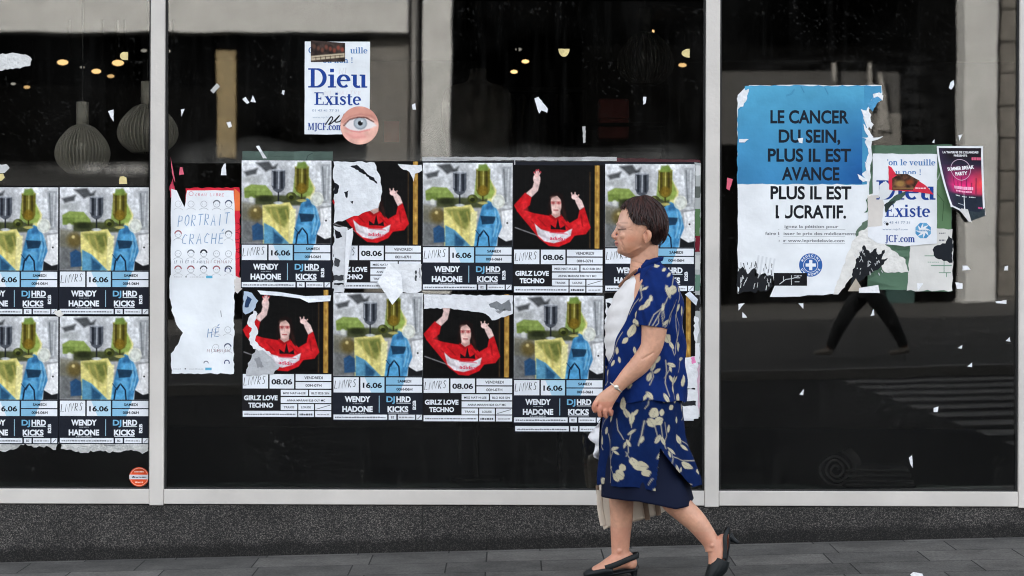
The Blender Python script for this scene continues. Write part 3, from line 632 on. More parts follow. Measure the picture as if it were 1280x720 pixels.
def small_rows(s, v0):
    s.rect(1, v0, 68, v0 + 6.2, WHT); s.scribble(3, v0 + 4.3, 66, 0, (110, 113, 118), 1.8, 3)
    for u0, u1 in ((70, 79.5), (81.5, 103), (104.5, 111.5)): s.rect(u0, v0, u1, v0 + 6.2, WHT)
    s.text('B2', 74.8, v0 + 4.6, 2.8, INK, off=.02); s.scribble(83, v0 + 4.2, 101, 0, (150, 152, 156), 1.8, 5); s.stroke([(106, v0 + 5.4), (110.5, v0 + .8)], .7, INK)
def poster_glasses(px, py, y, label, group, extra=None, shared={}):
    s = Sheet(px, py, y)
    s.brect(W_, H_, NB, .5, 3); s.grid(A_ART, .5, .5)
    s.rect(1, 106, 32.5, 125, WHT); lnvrs(s, 4.5, 119)
    s.rect(34.5, 106, 64.5, 125, (170, 204, 222)); s.poly([(34.5, 106), (40, 106), (48, 125), (34.5, 125)], WHT, 1.4); s.text('16.06', 49.5, 119, 6.6, INK, 24, .035)
    s.rect(66.5, 106, 111.5, 115, WHT); s.rect(66.5, 116.4, 111.5, 125, WHT); s.poly([(66.5, 106), (91, 106), (88, 115), (66.5, 115)], BLU, 1.4); s.poly([(66.5, 116.4), (87, 116.4), (84, 125), (66.5, 125)], BLU, 1.4)
    s.text('SAMEDI', 89.5, 112.3, 3.4, INK, 17, .03); s.text('00H-06H', 89.5, 122.3, 3.4, INK, 20, .03)
    s.text('WENDY', 31, 136.6, 7.4, WHT, 32, .045); s.text('HADONE', 31, 149, 7.4, WHT, 38, .045); s.scribble(25, 139.4, 37, 0, (150, 155, 160), 1, 7); s.scribble(21, 151.6, 41, 0, (170, 175, 180), 1.2, 8)
    s.rect(57.6, 129, 58.6, 150, (140, 176, 196))
    s.text('DJ', 72.4, 136.6, 7.2, (110, 168, 202), 10.6, .03); s.text('HRD', 88.5, 136.6, 7.4, WHT, 18, .045); s.rect(79.5, 137.8, 97.5, 138.5, WHT, 2); s.text('KICKS', 81.5, 149, 7.4, WHT, 26, .045); s.rect(69, 150.2, 94.5, 150.9, WHT, 2)
    s.text('B2B', 103.8, 140.5, 4.2, WHT, 11.5, .04, rot=-math.pi / 2)
    small_rows(s, 152.6)
    if extra: extra(s)
    return s.build('party_poster', label, 'poster', group)
def poster_girl(px, py, y, label, group, extra=None):
    s = Sheet(px, py, y); s.brect(W_, H_, (22, 21, 25), .5, 5); s.grid(B_ART, .5, .5); s.text('adidas', 55.5, 94.2, 4.6, (206, 52, 84), 20, .02, l=2, rot=.08)
    s.rect(1, 106, 32.5, 124, WHT); lnvrs(s, 4.5, 119)
    s.rect(34.5, 106, 65, 124, WHT); s.text('08.06', 49.8, 118.6, 6.6, INK, 26, .035)
    s.rect(67, 106, 111.5, 114.3, WHT); s.rect(67, 115.8, 111.5, 124, WHT); s.text('VENDREDI', 89.3, 112, 3.4, INK, 23, .02); s.text('00H-07H', 89.3, 121.6, 3.4, INK, 20, .02)
    s.text('GIRLZ LOVE', 23.5, 138.4, 6.2, WHT, 42, .045); s.text('TECHNO', 23.5, 147.6, 6.2, WHT, 31, .045)
    for v0, cs in ((125.6, ((48.5, 82.5), (84, 111.5))), (134.6, ((48.5, 111.5),)), (143.4, ((48.5, 69), (70.5, 90), (91.5, 111.5))), (152, ((1, 69), (70.5, 90), (91.5, 111.5)))):
        for u0, u1 in cs: s.rect(u0, v0, u1, v0 + 7.4, WHT)
    s.text('MISS NAT-H-LEE', 65.5, 131, 2.6, INK, 28, .02); s.text('BLO B2B SIN', 97.8, 131, 2.6, INK, 22, .02); s.text('ANNA MARANI B2B OLY MC', 80, 140, 2.6, INK, 48, .02); s.text('TRAXIS', 58.7, 148.6, 2.6, INK, 13, .02); s.text('LOUISE', 80.2, 148.6, 2.6, INK, 12, .02)
    s.stroke([(93, 149.6), (110, 144.6)], .7, INK); s.scribble(3, 157, 67, 0, (110, 113, 118), 1.8, 13); s.scribble(72, 157.4, 88, 0, (70, 72, 76), 2.4, 14); s.scribble(94, 157, 109, 0, (150, 152, 156), 1.8, 15)
    if extra: extra(s)
    return s.build('party_poster', label, 'poster', group)
def flap(parent_obj, name, px, py, y, pts, lifts, col=PAPER, m=None, label=None):
    """a loose piece of paper that stands away from the glass; lifts in metres per corner"""
    s = Sheet(px, py, y); P = s.pos(pts, 0); P[:, 1] -= np.array(lifts); c = P.mean(0); n = len(P)
    V = np.concatenate([P, P + (0, .0006, 0), [c - (0, .001, 0)]]); k = 2 * n
    F = [(k, (i + 1) % n, i) for i in range(n)] + [(i, (i + 1) % n, n + (i + 1) % n, n + i) for i in range(n)] + [tuple(range(n, 2 * n))]
    mb = MB(); mb.add(V, F, col); o = mb.build(name, m or M['scrap'], parent_obj, None if parent_obj else (s.x, s.y, s.z))
    if label and parent_obj: o['label'] = label
    return o
def torn(parent_obj, px, py, y, pts, col=PAPER, amp=1.2, step=4, seed=1, name='torn_layer', spots=(), label=None, prints=None):
    """a ragged layer of paper left on its poster"""
    s = Sheet(px, py, y); s.base(jag(pts, amp, step, seed), col, .0004)
    for i, q in enumerate(spots): s.poly(jag(q[:-1], .8, 2.5, seed + i), q[-1], 1)
    if prints: prints(s)
    o = s.build(name, None, None, None, parent_obj, M['scrap'])
    if label: o['label'] = label
    return o

# ---- left pane: two columns of two
Y1 = -.0022
for (px, py, lab) in ((-39.5, 233.5, 'upper one of the two cocktail glass party posters cut by the left photo edge'),
                      (74.5, 233.5, 'cocktail glass party poster beside the left mullion, just under the ribbed lamps'),
                      (-39.5, 394.8, 'lower one of the two cocktail glass party posters cut by the left photo edge'),
                      (74.5, 394.8, 'cocktail glass party poster beside the left mullion, just above the round orange sticker')):
    poster_glasses(px, py, Y1 - (.0014 if py < 300 else 0), lab, PG1)
s = Sheet(74, 553, -.0012); s.base(jag([(2, 0), (112, 0), (112, 10), (104, 14), (90, 9), (70, 12), (52, 10), (30, 13), (12, 9), (2, 8)], 1.5, 3, 4), (206, 207, 205), .0004)
s.rect(56, 3, 70, 4, (120, 124, 126)); s.build('paper_strip', 'ragged white strip of old poster under the lower right poster of the left pane', 'paper strip', m=M['scrap'])
s = Sheet(-38, 553, -.0012); s.base(jag([(2, 0), (112, 0), (108, 9), (96, 4), (84, 6), (70, 2), (48, 10), (20, 12), (2, 10)], 1.5, 3, 9), (206, 207, 205), .0004)
s.build('paper_strip', 'ragged white strip of old poster under the leftmost lower poster', 'paper strip', m=M['scrap'])
s = Sheet(68, 387, -.0046); s.base(jag([(0, 1), (8, 0), (12, 6), (6, 9), (1, 6)], .9, 3, 2), (214, 212, 206), .0004); s.build('paper_scrap', 'small crumpled scrap where the four left posters meet', 'scrap', m=M['scrap'])

# ---- middle pane
YM = -.0042; LO = -.0026
# a layer of older posters below
s = Sheet(303, 189, -.0012); s.base(jag([(0, 0), (113, 0), (113, 12), (0, 12)], .4, 8, 1), (92, 112, 104), .0006); s.stroke([(80, 11), (82, 5), (88, 2)], .8, (60, 74, 70)); backing = s.build('backing_paper', 'dull green strip of backing paper above the first poster of the middle pane', 'paper strip')
flap(backing, 'curled_flap', 320, 183, -.0022, [(0, 0), (4, -1), (8, 6), (14, 15), (9, 15), (5, 7)], [.004, .002, .012, .006, .004, .010], (220, 222, 226))
s = Sheet(528, 195.5, -.0012); s.base(jag([(0, 1), (243, 0), (243, 5), (120, 4.5), (0, 6)], .5, 6, 7), (212, 213, 214), .0006); s.rect(0, 6, 346, 14, (24, 26, 34), 0.5); s.rect(115, 2, 116, 12, (190, 192, 196), 1)
s.build('paper_strip', 'thin white edge of an older poster along the top of the poster wall', 'paper strip')
s = Sheet(770, 197.5, -.0012); s.base(jag([(0, 0), (105, 2), (106, 7), (0, 5)], .5, 6, 8), (96, 54, 60), .0006)
s.build('paper_strip', 'thin dark red edge of an older poster above the top right party poster', 'paper strip')
s = Sheet(868, 203, -.0014); s.base(jag([(0, 0), (8, 1), (8, 318), (0, 320)], .5, 9, 11), (168, 172, 172), .0006)
for a, b_, cc in ((4, 16, (206, 208, 208)), (30, 44, (90, 96, 92)), (58, 92, (84, 116, 78)), (92, 112, (112, 26, 40)), (116, 134, (196, 198, 196)), (140, 160, (96, 128, 112)), (166, 186, (40, 40, 42)), (226, 250, (226, 228, 230)), (252, 314, (214, 178, 196))): s.poly(jag([(1, a), (7.4, a), (7.4, b_), (1, b_)], .8, 3, a), cc, 1)
s.build('old_poster', 'narrow strip of older coloured poster left along the right edge of the poster wall', 'poster strip')

poster_glasses(301.8, 200, YM, 'clean cocktail glass party poster right under the dull green strip of the middle pane', PG2)
def t2(o):
    torn(o, 416, 202, YM - .0024, [(1, 0), (52, 1), (60, 20), (62, 38), (57, 58), (2, 77)], (214, 217, 221), 1.2, 5, 3, spots=[[(22, 6), (30, 4), (40, 12), (44, 18), (36, 14), INK], [(2, 26), (8, 30), (6, 40), (1, 40), INK], [(38, 12), (52, 20), (56, 28), (46, 22), INK], [(14, 38), (20, 36), (18, 46), INK], [(22, 50), (26, 49), (25, 53), INK]], label='big white torn patch over the face')
    torn(o, 497, 205, YM - .0024, [(0, 0), (30, 1), (31, 8), (22, 12), (20, 22), (15, 10), (4, 5)], (218, 219, 222), .8, 4, 5)
    torn(o, 416, 282, YM - .0024, [(1, 0), (18, 2), (20, 34), (16, 60), (14, 84), (1, 84)], (202, 204, 208), 1.6, 4, 6, spots=[[(2, 4), (9, 8), (12, 14), (4, 16), INK], [(3, 40), (10, 44), (7, 52), (2, 50), (64, 66, 70)], [(2, 62), (14, 62), (14, 68), (2, 69), (60, 62, 66)], [(2, 72), (14, 72), (14, 74), (2, 74), INK]])
    flap(o, 'curled_flap', 431, 285, YM - .003, [(2, 4), (10, 0), (11, 8), (6, 40), (2, 74), (0, 72), (1, 30)], [.004, .014, .016, .008, .003, .003, .006], (224, 226, 230))
    torn(o, 486, 329, YM - .0026, [(2, 0), (41, 1), (41, 34), (34, 38), (14, 36), (0, 30)], (218, 220, 223), .8, 5, 8, spots=[[(33, 9), (35, 9), (35, 22), (33, 22), (70, 72, 76)], [(38, 6), (39.5, 6), (39.5, 18), (38, 18), (150, 152, 155)]])
    flap(o, 'loose_flap', 470, 329, YM - .003, [(16, 0), (32, 14), (34, 36), (21, 52), (12, 38), (2, 24)], [.006, .01, .014, .02, .012, .008], (230, 232, 235))
o = poster_girl(415, 201, YM, 'red sweater party poster half covered by a big white torn patch over the face', PG2); t2(o)
poster_glasses(528.3, 203, YM, 'upper row cocktail glass party poster between the two upper red sweater posters', PG2)
o = poster_girl(642, 206, YM, 'whole red sweater party poster with both raised hands clear, upper row left of the woman', PG2)
poster_glasses(756, 204.5, YM, 'cocktail glass party poster behind the head of the woman, last of the upper row', PG2)

o = poster_girl(303, 361.5, LO, 'red sweater party poster ragged along its left side, first of the lower row', PG2)
torn(o, 303, 362, LO - .0024, [(2, 2), (12, 4), (20, 14), (14, 26), (4, 31), (1, 28)], (170, 186, 204), 1, 4, 13, spots=[[(6, 8), (12, 12), (8, 22), (3, 22), (38, 60, 92)]], label='pale blue torn corner')
torn(o, 303, 380, LO - .0024, [(14, 8), (19, 12), (16, 26), (20, 34), (16, 46), (24, 54), (36, 62), (28, 62), (14, 56), (8, 44), (12, 30), (6, 24)], (222, 222, 225), 1.6, 3, 14)
torn(o, 306, 436, LO - .0026, [(14, 0), (26, 4), (36, 14), (44, 20), (36, 32), (2, 34), (4, 18)], (176, 178, 182), 1.4, 4, 15, spots=[[(12, 12), (18, 10), (24, 22), (16, 24), (140, 142, 146)]], label='grey crumpled lower left corner')
flap(o, 'torn_strip', 322, 361, LO - .0026, [(0, 2), (28, 4), (60, 9), (92, 8), (91, 15), (64, 17), (62, 13), (30, 9), (4, 7)], [.002, .004, .005, .003, .003, .010, .006, .004, .003], (222, 226, 232))
poster_glasses(416.4, 365.5, LO, 'cocktail glass party poster under the white diamond flap, second of the lower row', PG2)
o = poster_girl(529, 367, LO, 'lower row red sweater party poster with a white torn band across its top', PG2)
torn(o, 529, 368, LO - .0024, [(1, 0), (112, 1), (112, 24), (102, 28), (86, 32), (78, 24), (56, 20), (30, 17), (1, 18)], (216, 218, 222), .9, 4, 16, spots=[[(82, 12), (92, 8), (98, 12), (108, 6), (110, 20), (96, 20), (84, 16), (120, 124, 128)], [(90, 20), (104, 18), (96, 24), (140, 142, 146)]], label='white torn band over the top')
s = Sheet(643, 528, LO + .0006); s.base(jag([(0, 0), (112, 0), (112, 12), (0, 13)], .4, 8, 17), (20, 22, 28), .0005); s.rect(1, 4.5, 68, 11, WHT); s.scribble(3, 9.4, 66, 0, (110, 113, 118), 1.8, 31)
for u0, u1 in ((70, 79.5), (81.5, 103), (104.5, 111.5)): s.rect(u0, 4.5, u1, 11, WHT)
s.text('B2', 74.8, 9.2, 2.8, INK, off=.02); s.scribble(83, 9.2, 101, 0, (150, 152, 156), 1.8, 6); s.build('old_poster', 'bottom strip of an older party poster showing under the fourth poster of the lower row', 'poster strip')
poster_glasses(642, 369, LO, 'cocktail glass party poster at the left hand of the woman, fourth of the lower row', PG2)
o = poster_girl(756, 366, LO, 'torn red sweater party poster mostly hidden behind the woman, last of the lower row', PG2)
torn(o, 756, 366, LO - .0024, [(1, 8), (20, 6), (34, 20), (36, 60), (24, 92), (10, 84), (1, 70)], (214, 216, 219), 1.4, 5, 18, spots=[[(2, 12), (10, 14), (6, 30), INK]])
flap(o, 'curled_flap', 856, 364, LO - .0026, [(0, 4), (6, 0), (16, 10), (14, 18), (6, 10)], [.003, .008, .014, .008, .004], (214, 222, 232))
torn(o, 853, 445, LO - .0024, [(0, 2), (16, 0), (20, 12), (18, 30), (20, 78), (0, 80), (0, 40)], (224, 225, 228), 1.2, 4, 19, spots=[[(10, 2), (15, 0), (17, 8), (12, 10), (228, 130, 180)], [(0, 40), (16, 40), (16, 42), (0, 42), INK], [(0, 56), (17, 56), (17, 62), (0, 62), (40, 42, 46)]])
s = Sheet(868, 395, -.0046); s.base(jag([(0, 0), (5, 2), (6, 20), (3, 34), (0, 30)], 1.2, 3, 21), (220, 222, 225), .0004); s.build('paper_scrap', 'ragged white scrap behind the back of the woman beside the narrow old poster strip', 'scrap', m=M['scrap'])

# ---- hand lettered poster on the left of the middle pane
s = Sheet(213, 233, -.0012); s.base(jag([(19, 2), (86, 1), (87, 5), (87, 114), (76, 118), (20, 116)], .8, 5, 22), (214, 40, 60), .0006); s.base(jag([(-1, 0), (3, -10), (5, 0), (9, 12), (0, 14)], .8, 3, 5), (206, 70, 96), .0006)
for k, v in enumerate((50, 62, 74, 86)): s.disc(83, v, 5, (120, 16, 30), 1, r0=4.2, n=16)
s.poly([(80, 2), (87, 8), (87, 30), (80, 30)], (226, 112, 62), 1); s.build('red_poster', 'red and orange poster showing behind the hand lettered white poster', 'poster')
def faces(s, rows, seed, skip=lambda i, j: False):
    r = random.Random(seed)
    for j, v in enumerate(rows):
        for i, u in enumerate((9, 25, 41, 57, 72)):
            if skip(i, j): continue
            k = r.choice([(170, 172, 178), (150, 152, 160), (186, 186, 190), (170, 172, 178)]); s.disc(u, v, 4.2, k, 1, 14, r0=3.6); s.stroke(arc(u, v + 9, 6, 4, 200, 340, 8), .5, k)
            s.disc(u - 1.5, v, .5, k, 1.2, 6); s.disc(u + 1.5, v, .5, k, 1.2, 6)
            if r.random() < .45: s.disc(u, v - .5, 4.8, r.choice([(60, 70, 100), (150, 70, 80), (44, 46, 56), (100, 104, 112)]), 1.4, 12, r0=3.4, a0=185, a1=355)
def lower_print(s, v):
    s.disc(19, v, .9, INK, 1, 8); s.scribble(4, v + .6, 14, 0, (170, 172, 176), 1, 3); s.scribble(24, v + .6, 42, 0, (176, 178, 182), 1, 4); s.rect(44, v - 1.6, 52, v + 1.6, (88, 168, 200))
s = Sheet(213, 350, -.0018)
s.base(jag([(0, -6), (84, -4), (80, 10), (79.5, 117), (2, 117), (1, 92), (10, 80), (16, 66), (8, 56), (3, 42), (-1, 22), (-1, 2)], .9, 4, 24), (226, 230, 234), .0005)
s.hand('HÉ', 46, 74 - 3, 11, 9, .9, (84, 122, 168), 2); faces(s, (62, 84), 7, lambda i, j: i < 3 - 0 * j or (i == 3 and False)); s.disc(71, 103, 3.6, (40, 52, 104), 1, 14, r0=2.4, a0=150, a1=390); s.disc(45, 104, 3.2, (60, 66, 90), 1, 12, r0=2.2, a0=180, a1=360)
s.stroke([(63, 38), (64, 46)], .8, (110, 114, 124)); s.hand('MICHMAN', 46, 92 - 2, 4, 4.2, .5, (130, 70, 80), 2); lower_print(s, 111)
s.build('hand_lettered_poster', 'mostly blank white poster with a ragged left side, below the hand lettered PORTRAIT CRACHÉ', 'poster')
s = Sheet(214, 237, -.0026)
s.base(jag([(0, -1), (7, 1), (17, 22), (20, 1), (78, 1), (80, 40), (81, 112), (0, 113), (0, 50)], .4, 7, 23), (226, 229, 233), .0005)
s.hand('PORTRAIT', 8, 46, 14, 8.3, 1.0, (120, 152, 188), 2, seed=3, drop=-.4); s.hand('CRACHÉ', 13, 69, 13, 9.2, 1.0, (112, 146, 182), 2, seed=5, drop=-.2)
s.hand('CRAN LIBRE', 30, 8, 3.4, 3.7, .5, (206, 96, 120), 2); s.disc(25, 5, 3, (214, 130, 140), 1, 12, r0=2.4)
faces(s, (18, 56, 80, 100), 5, lambda i, j: (j == 1 and i in (1, 2, 3))); s.disc(41, 79, 4.6, (32, 36, 48), 1.6, 14, r0=2.6, a0=180, a1=360); s.disc(71, 101, 4.0, (40, 52, 104), 1.6, 14, r0=2.7, a0=150, a1=390)
s.hand('LE 11 ET 15 AVRIL', 4, 92, 3.4, 2.35, .5, (90, 100, 120), 2); s.hand('MICHMAN', 44, 92, 4, 4.6, .5, (140, 84, 96), 2); lower_print(s, 109)
s.build('hand_lettered_poster', 'white poster with pale blue hand lettering PORTRAIT CRACHÉ and sketched faces', 'poster')
s = Sheet(293, 345, -.002); s.base(jag([(0, 0), (9, 2), (10, 16), (4, 22), (0, 16)], 1, 3, 25), (206, 200, 196), .0005); s.build('paper_scrap', 'cream scrap between the hand lettered poster and the ragged red sweater poster', 'scrap', m=M['scrap'])

# ---- the Dieu poster with the eye sticker, top of the middle pane
NAVY = (28, 62, 138)
s = Sheet(381, 52, -.0016); s.brect(81.5, 116, (222, 226, 230), .3, 31); MBL = (70, 116, 170)
s.serif("Qu'on le veuille", 41.5, 14.6, 7.6, MBL, 74, skip=(1, 2, 3, 4, 5, 6, 7, 8, 9, 10)); s.serif('ou non !', 41.5, 26.6, 7.0, MBL, 38)
s.serif('Dieu', 41.3, 57.4, 24, NAVY, 75); s.serif('Existe', 41.3, 79, 15.6, NAVY, 59)
s.text('01 43 41 77 31', 26, 87.4, 2.8, (140, 156, 178), 33, .01); s.text('www.mjcf.com', 23, 95.6, 2.4, (170, 182, 198), 26, .01); s.serif('MJCF.com', 26, 106.6 + 4, 9, NAVY, 44)
s.hand('NI', 43, 40, 7, 6, .6, (196, 190, 192), 2); s.hand('NI MAITRE', 25, 66, 4.5, 5.2, .5, (214, 204, 206), 2)
s.stroke(spline([(26, 104), (33, 94), (35, 97), (30, 104), (36, 100), (44, 92), (38, 100), (45, 99), (50, 90)], 4), 1.5, (24, 24, 30), 2.5)
s.build('white_poster', 'white poster with navy serif words Dieu Existe beside the round eye sticker', 'poster')
s = Sheet(389, 51, -.0028); cv = Canvas(42, 26, 1.5, (52, 42, 38)); cv.noise(.8, 6, 5); cv.poly([(0, 19), (42, 14), (42, 20), (0, 25)], (190, 176, 150), .95, 1.2); cv.line([(2, 21.5), (40, 17)], .7, (60, 48, 40))
for k in range(8): cv.ell(4 + k * 5, 7 + (k % 3) * 2, 2, 3, (96 + 8 * k, 66, 52), .8, 2)
for k in range(6): cv.line([(6 + k * 6, 20.5 - k * .7), (6 + k * 6, 24 - k * .7)], .8, (70, 54, 40))
mask = lambda u, v: np.stack([u, v * (1 - u / 42 * .12) + u / 42 * 3], -1)
P = mask(cv.U, cv.V).reshape(-1, 2); X = s.pos(P, 1); nx, ny = cv.nx, cv.ny
s.base([(-.4, -.4), (42.4, 2.6), (42.4, 26), (-.2, 26.6)], (60, 50, 46), .0004)
s.mb.add(X, [(j * nx + i, (j + 1) * nx + i, (j + 1) * nx + i + 1, j * nx + i + 1) for j in range(ny - 1) for i in range(nx - 1)], linc=lin(cv.c).reshape(-1, 3))
s.build('torn_sticker', 'torn brown photo sticker over the top line of the Dieu Existe poster', 'sticker')
s = Sheet(426, 133, -.0028); cv = Canvas(47, 48, 2.4, (226, 176, 160)); cv.noise(.14, 9, 4)
cv.poly([(0, 0), (47, 0), (47, 14), (36, 12), (22, 9), (8, 14), (0, 20)], (196, 132, 116), .7, 5); cv.line([(3, 20), (12, 13), (24, 10), (38, 12), (46, 18)], 3, (168, 102, 92), .6, 3)
cv.poly([(4, 24), (10, 17), (20, 14), (30, 14), (40, 19), (45, 24), (36, 28), (22, 31), (10, 29)], (226, 218, 218), 1, 1.6); cv.ell(24.5, 21, 8.4, 8, (138, 146, 154), 1, 1.2); cv.ell(24.5, 21, 6.6, 6.2, (182, 190, 196), .8, 1.5); cv.ell(24.5, 21, 3, 3, (18, 18, 22), 1); cv.ell(26.4, 18.6, 1.1, 1.1, (240, 242, 244), 1)
cv.poly([(14, 12), (36, 12), (36, 15.5), (24, 13.8), (14, 16)], (196, 140, 126), 1, 1); cv.line([(4, 24), (11, 16.5), (22, 13.6), (31, 13.8), (41, 19)], 1.5, (84, 48, 46), .9); cv.line([(6, 27), (14, 31), (24, 32), (36, 29)], 1.4, (214, 120, 124), .8, 1.6); cv.ell(20, 37, 14, 4, (232, 158, 152), .6, 4); cv.line([(6, 33), (16, 39), (30, 38)], 1.6, (206, 128, 124), .5, 3)
rr = np.linspace(0, 23.6, 30); aa = np.linspace(0, 2 * np.pi, 73)[:-1]; UU = 23.5 + np.outer(rr, np.cos(aa)); VV = 23.8 + np.outer(rr, np.sin(aa))
iu = np.clip((UU / cv.w * (cv.nx - 1)).round().astype(int), 0, cv.nx - 1); iv = np.clip((VV / cv.h * (cv.ny - 1)).round().astype(int), 0, cv.ny - 1)
s.base(arc(23.5, 23.8, 23.9, 23.9, 0, 360, 48)[:-1], (196, 140, 126), .0005); s.mb.add(s.pos(np.stack([UU.ravel(), VV.ravel()], 1), 1), [(j * 72 + i, (j + 1) * 72 + i, (j + 1) * 72 + (i + 1) % 72, j * 72 + (i + 1) % 72) for j in range(29) for i in range(72)], linc=lin(cv.c[iv, iu]).reshape(-1, 3))
s.build('eye_sticker', 'round grey eye photo sticker on the corner of the Dieu Existe poster', 'sticker')
s = Sheet(162, 584, -.0012); s.base(arc(12, 12, 12.4, 12.2, 0, 360, 40)[:-1], (222, 84, 44), .0005); s.disc(12, 12, 11.2, (236, 190, 170), 1, 32, r0=10.7); s.rect(-.2, 9.4, 24.2, 15, (208, 208, 212), 1.4); s.scribble(3, 13.4, 21, 0, (100, 100, 108), 2, 3, l=2); s.scribble(6, 6.4, 18, 0, (240, 200, 180), 1.8, 4); s.scribble(7, 19.6, 17, 0, (240, 200, 180), 1.8, 6); s.disc(5, 12, 1, INK, 2, 8)
s.build('round_sticker', 'round orange sticker with a white bar in the lower corner of the left pane', 'sticker')

# ---- right pane: the cancer poster and what is pasted beside it
OX, OY = 921, 105
s = Sheet(1074, 180, -.0012); s.base(jag([(10, 2), (116, 0), (116, 110), (117, 150), (116, 184), (76, 184), (60, 182), (10, 182), (14, 120), (8, 60)], .5, 6, 41), (84, 112, 92), .0006)
s.poly([(86, 20), (115, 20), (115, 106), (88, 106)], (92, 124, 88), 1); s.stroke([(108, 20), (98, 44), (88, 54)], 1.4, (166, 178, 166)); s.stroke([(96, 60), (106, 72), (104, 96)], .8, (62, 86, 60))
s.poly(jag([(84, 106), (117, 106), (117, 183), (60, 183), (64, 120)], 1.2, 5, 42), (206, 204, 200), 1.3)
for (u0, v0, u1, v1) in ((90, 151, 116, 152.2), (82, 139, 96, 140), (100, 160, 115, 161), (106, 146, 107, 160), (109, 160, 110, 166)): s.rect(u0, v0, u1, v1, (110, 146, 122), 2)
s.scribble(86, 148, 100, 0, (150, 172, 158), 1.4, 3, l=2); s.scribble(100, 112, 108, 0, (120, 120, 124), 2, 4, l=2); s.scribble(100, 121, 108, 0, (120, 120, 124), 2, 5, l=2)
s.poly(jag([(92, 132), (98, 126), (108, 124), (112, 114), (117, 118), (117, 148), (106, 146), (96, 142)], 1.4, 3, 43), (26, 30, 36), 2.4)
s.build('backing_paper', 'torn green and white backing paper behind the second Dieu poster', 'paper sheet')
s = Sheet(OX, OY, -.0022)
out = [(1, 14), (10, 5), (16, 1.5), (181, 1), (182, 12), (178, 22), (170, 20), (165, 32), (168, 46), (164, 56), (170, 66), (168, 78), (170, 92), (166, 104), (168, 116), (166, 122), (166, 150), (164, 172), (158, 190), (150, 200), (144, 216), (138, 232), (133, 252), (128, 262), (60, 266), (42, 266), (48, 252), (46, 240), (36, 246), (2, 262)]
s.base(jag(out, .7, 9, 44), (222, 225, 228), .0006)
cv = Canvas(168, 125, .8); cv.grad((92, 160, 196), (74, 140, 184)); cv.put(np.clip((cv.U - 70) / 98, 0, 1) * np.clip((cv.V - 20) / 100, 0, 1) * .9, (36, 98, 156)); cv.noise(.06, 40, 6)
P = np.stack([cv.U.ravel() + 1, cv.V.ravel() + 2], 1); X = s.pos(P, 1)
# the blue field stops at the torn edge: only cells inside this outline keep their colour
bl = np.array([(9, 10), (17, 1.8), (180.6, 1.8), (181, 10), (174, 14), (168, 19), (163, 30), (158, 42), (162, 52), (166, 62), (160, 72), (166, 84), (162, 96), (164, 106), (156, 112), (163, 120), (163, 125), (1.2, 125), (1.2, 32), (7, 26), (5, 20)], float)
s.poly(jag(bl, .9, 6, 46), (68, 140, 180), .6)
cv2 = Canvas(158, 122, .9); cv2.grad((80, 156, 190), (58, 126, 172)); cv2.put(np.clip((cv2.U - 60) / 98, 0, 1) * np.clip((cv2.V - 10) / 100, 0, 1) * .95, (22, 78, 140)); cv2.noise(.07, 40, 6)
for q in ([(70, 0), (74, 8)], [(100, 2), (104, 10)], [(62, 4), (58, 10), (52, 12)]): cv2.line(q, .9, (50, 110, 150), .8)
P = np.stack([cv2.U.ravel() + 10 - np.clip((cv2.V.ravel() - 24) / 8, 0, 1) * 8.6, cv2.V.ravel() + 2.4], 1); P[:, 0] = np.where(cv2.U.ravel() > 120, P[:, 0] - np.clip(P[:, 0] - 157, 0, 9), P[:, 0])
nx, ny = cv2.nx, cv2.ny; s.mb.add(s.pos(P, 1), [(j * nx + i, (j + 1) * nx + i, (j + 1) * nx + i + 1, j * nx + i + 1) for j in range(ny - 1) for i in range(nx - 1)], linc=lin(cv2.c).reshape(-1, 3))
TB = (20, 30, 42)
for t, cu, vb, wd in (('LE CANCER', 91, 48.5, 98), ('DU SEIN,', 91, 72.6, 77), ('PLUS IL EST', 91, 96.4, 104), ('AVANCE', 92.5, 119.6, 72), ('PLUS IL EST', 93, 143.4, 101)): s.text(t, cu, vb, 16.6, TB if vb < 125 else INK, wd, .03, l=2)
s.text('LUCRATIF.', 93, 167.2, 16.6, INK, 88, .03, l=2); s.poly([(53, 148), (62, 148), (58, 200), (54, 200)], (224, 227, 230), 3)
GT = (92, 94, 100)
s.text('Signez la pétition pour', 92, 179.6, 3.7, GT, 71, .012, l=2); s.text('faire baisser le prix des médicaments', 93, 188.4, 3.7, GT, 114, .012, l=2); s.text('sur www.leprixdelavie.com', 94, 197.2, 3.7, GT, 82, .012, l=2)
for v_ in (181.6, 190.4, 199.2): s.rect(52 if v_ < 199 else 58, v_ - .3, 136, v_ + .1, (140, 142, 148), 1.6)
# emblem: blue ring with a white cross
EB = (44, 92, 158); s.disc(93, 226, 14.6, EB, 1.5, 40); s.disc(93, 226, 9.2, (222, 226, 230), 2, 36, r0=8.6)
for k in range(4):
    a = k * math.pi / 2; c_, n_ = math.cos(a), math.sin(a); f = lambda x_, y_: (93 + x_ * c_ - y_ * n_, 226 + x_ * n_ + y_ * c_)
    s.poly([f(-2, 0), f(-2, -6.4), f(2, -6.4), f(2, 0)], (222, 226, 230), 2.2 + .1 * k)
for txt, a0, a1, fl in (('MEDECINS', -160, -20, 1), ('DU MONDE', 160, 20, -1)):
    for i, ch in enumerate(txt):
        a = R(a0 + (a1 - a0) * (i + .5) / len(txt)); rad = 10.6 if fl > 0 else 13.2
        if ch != ' ': s.text(ch, 93 + rad * math.cos(a), 226 + rad * math.sin(a), 2.8, (226, 230, 234), None, .03, 2.4, rot=a + (math.pi / 2 if fl > 0 else -math.pi / 2))
s.rect(47, 236, 88.5, 252, (18, 18, 22), 3); 
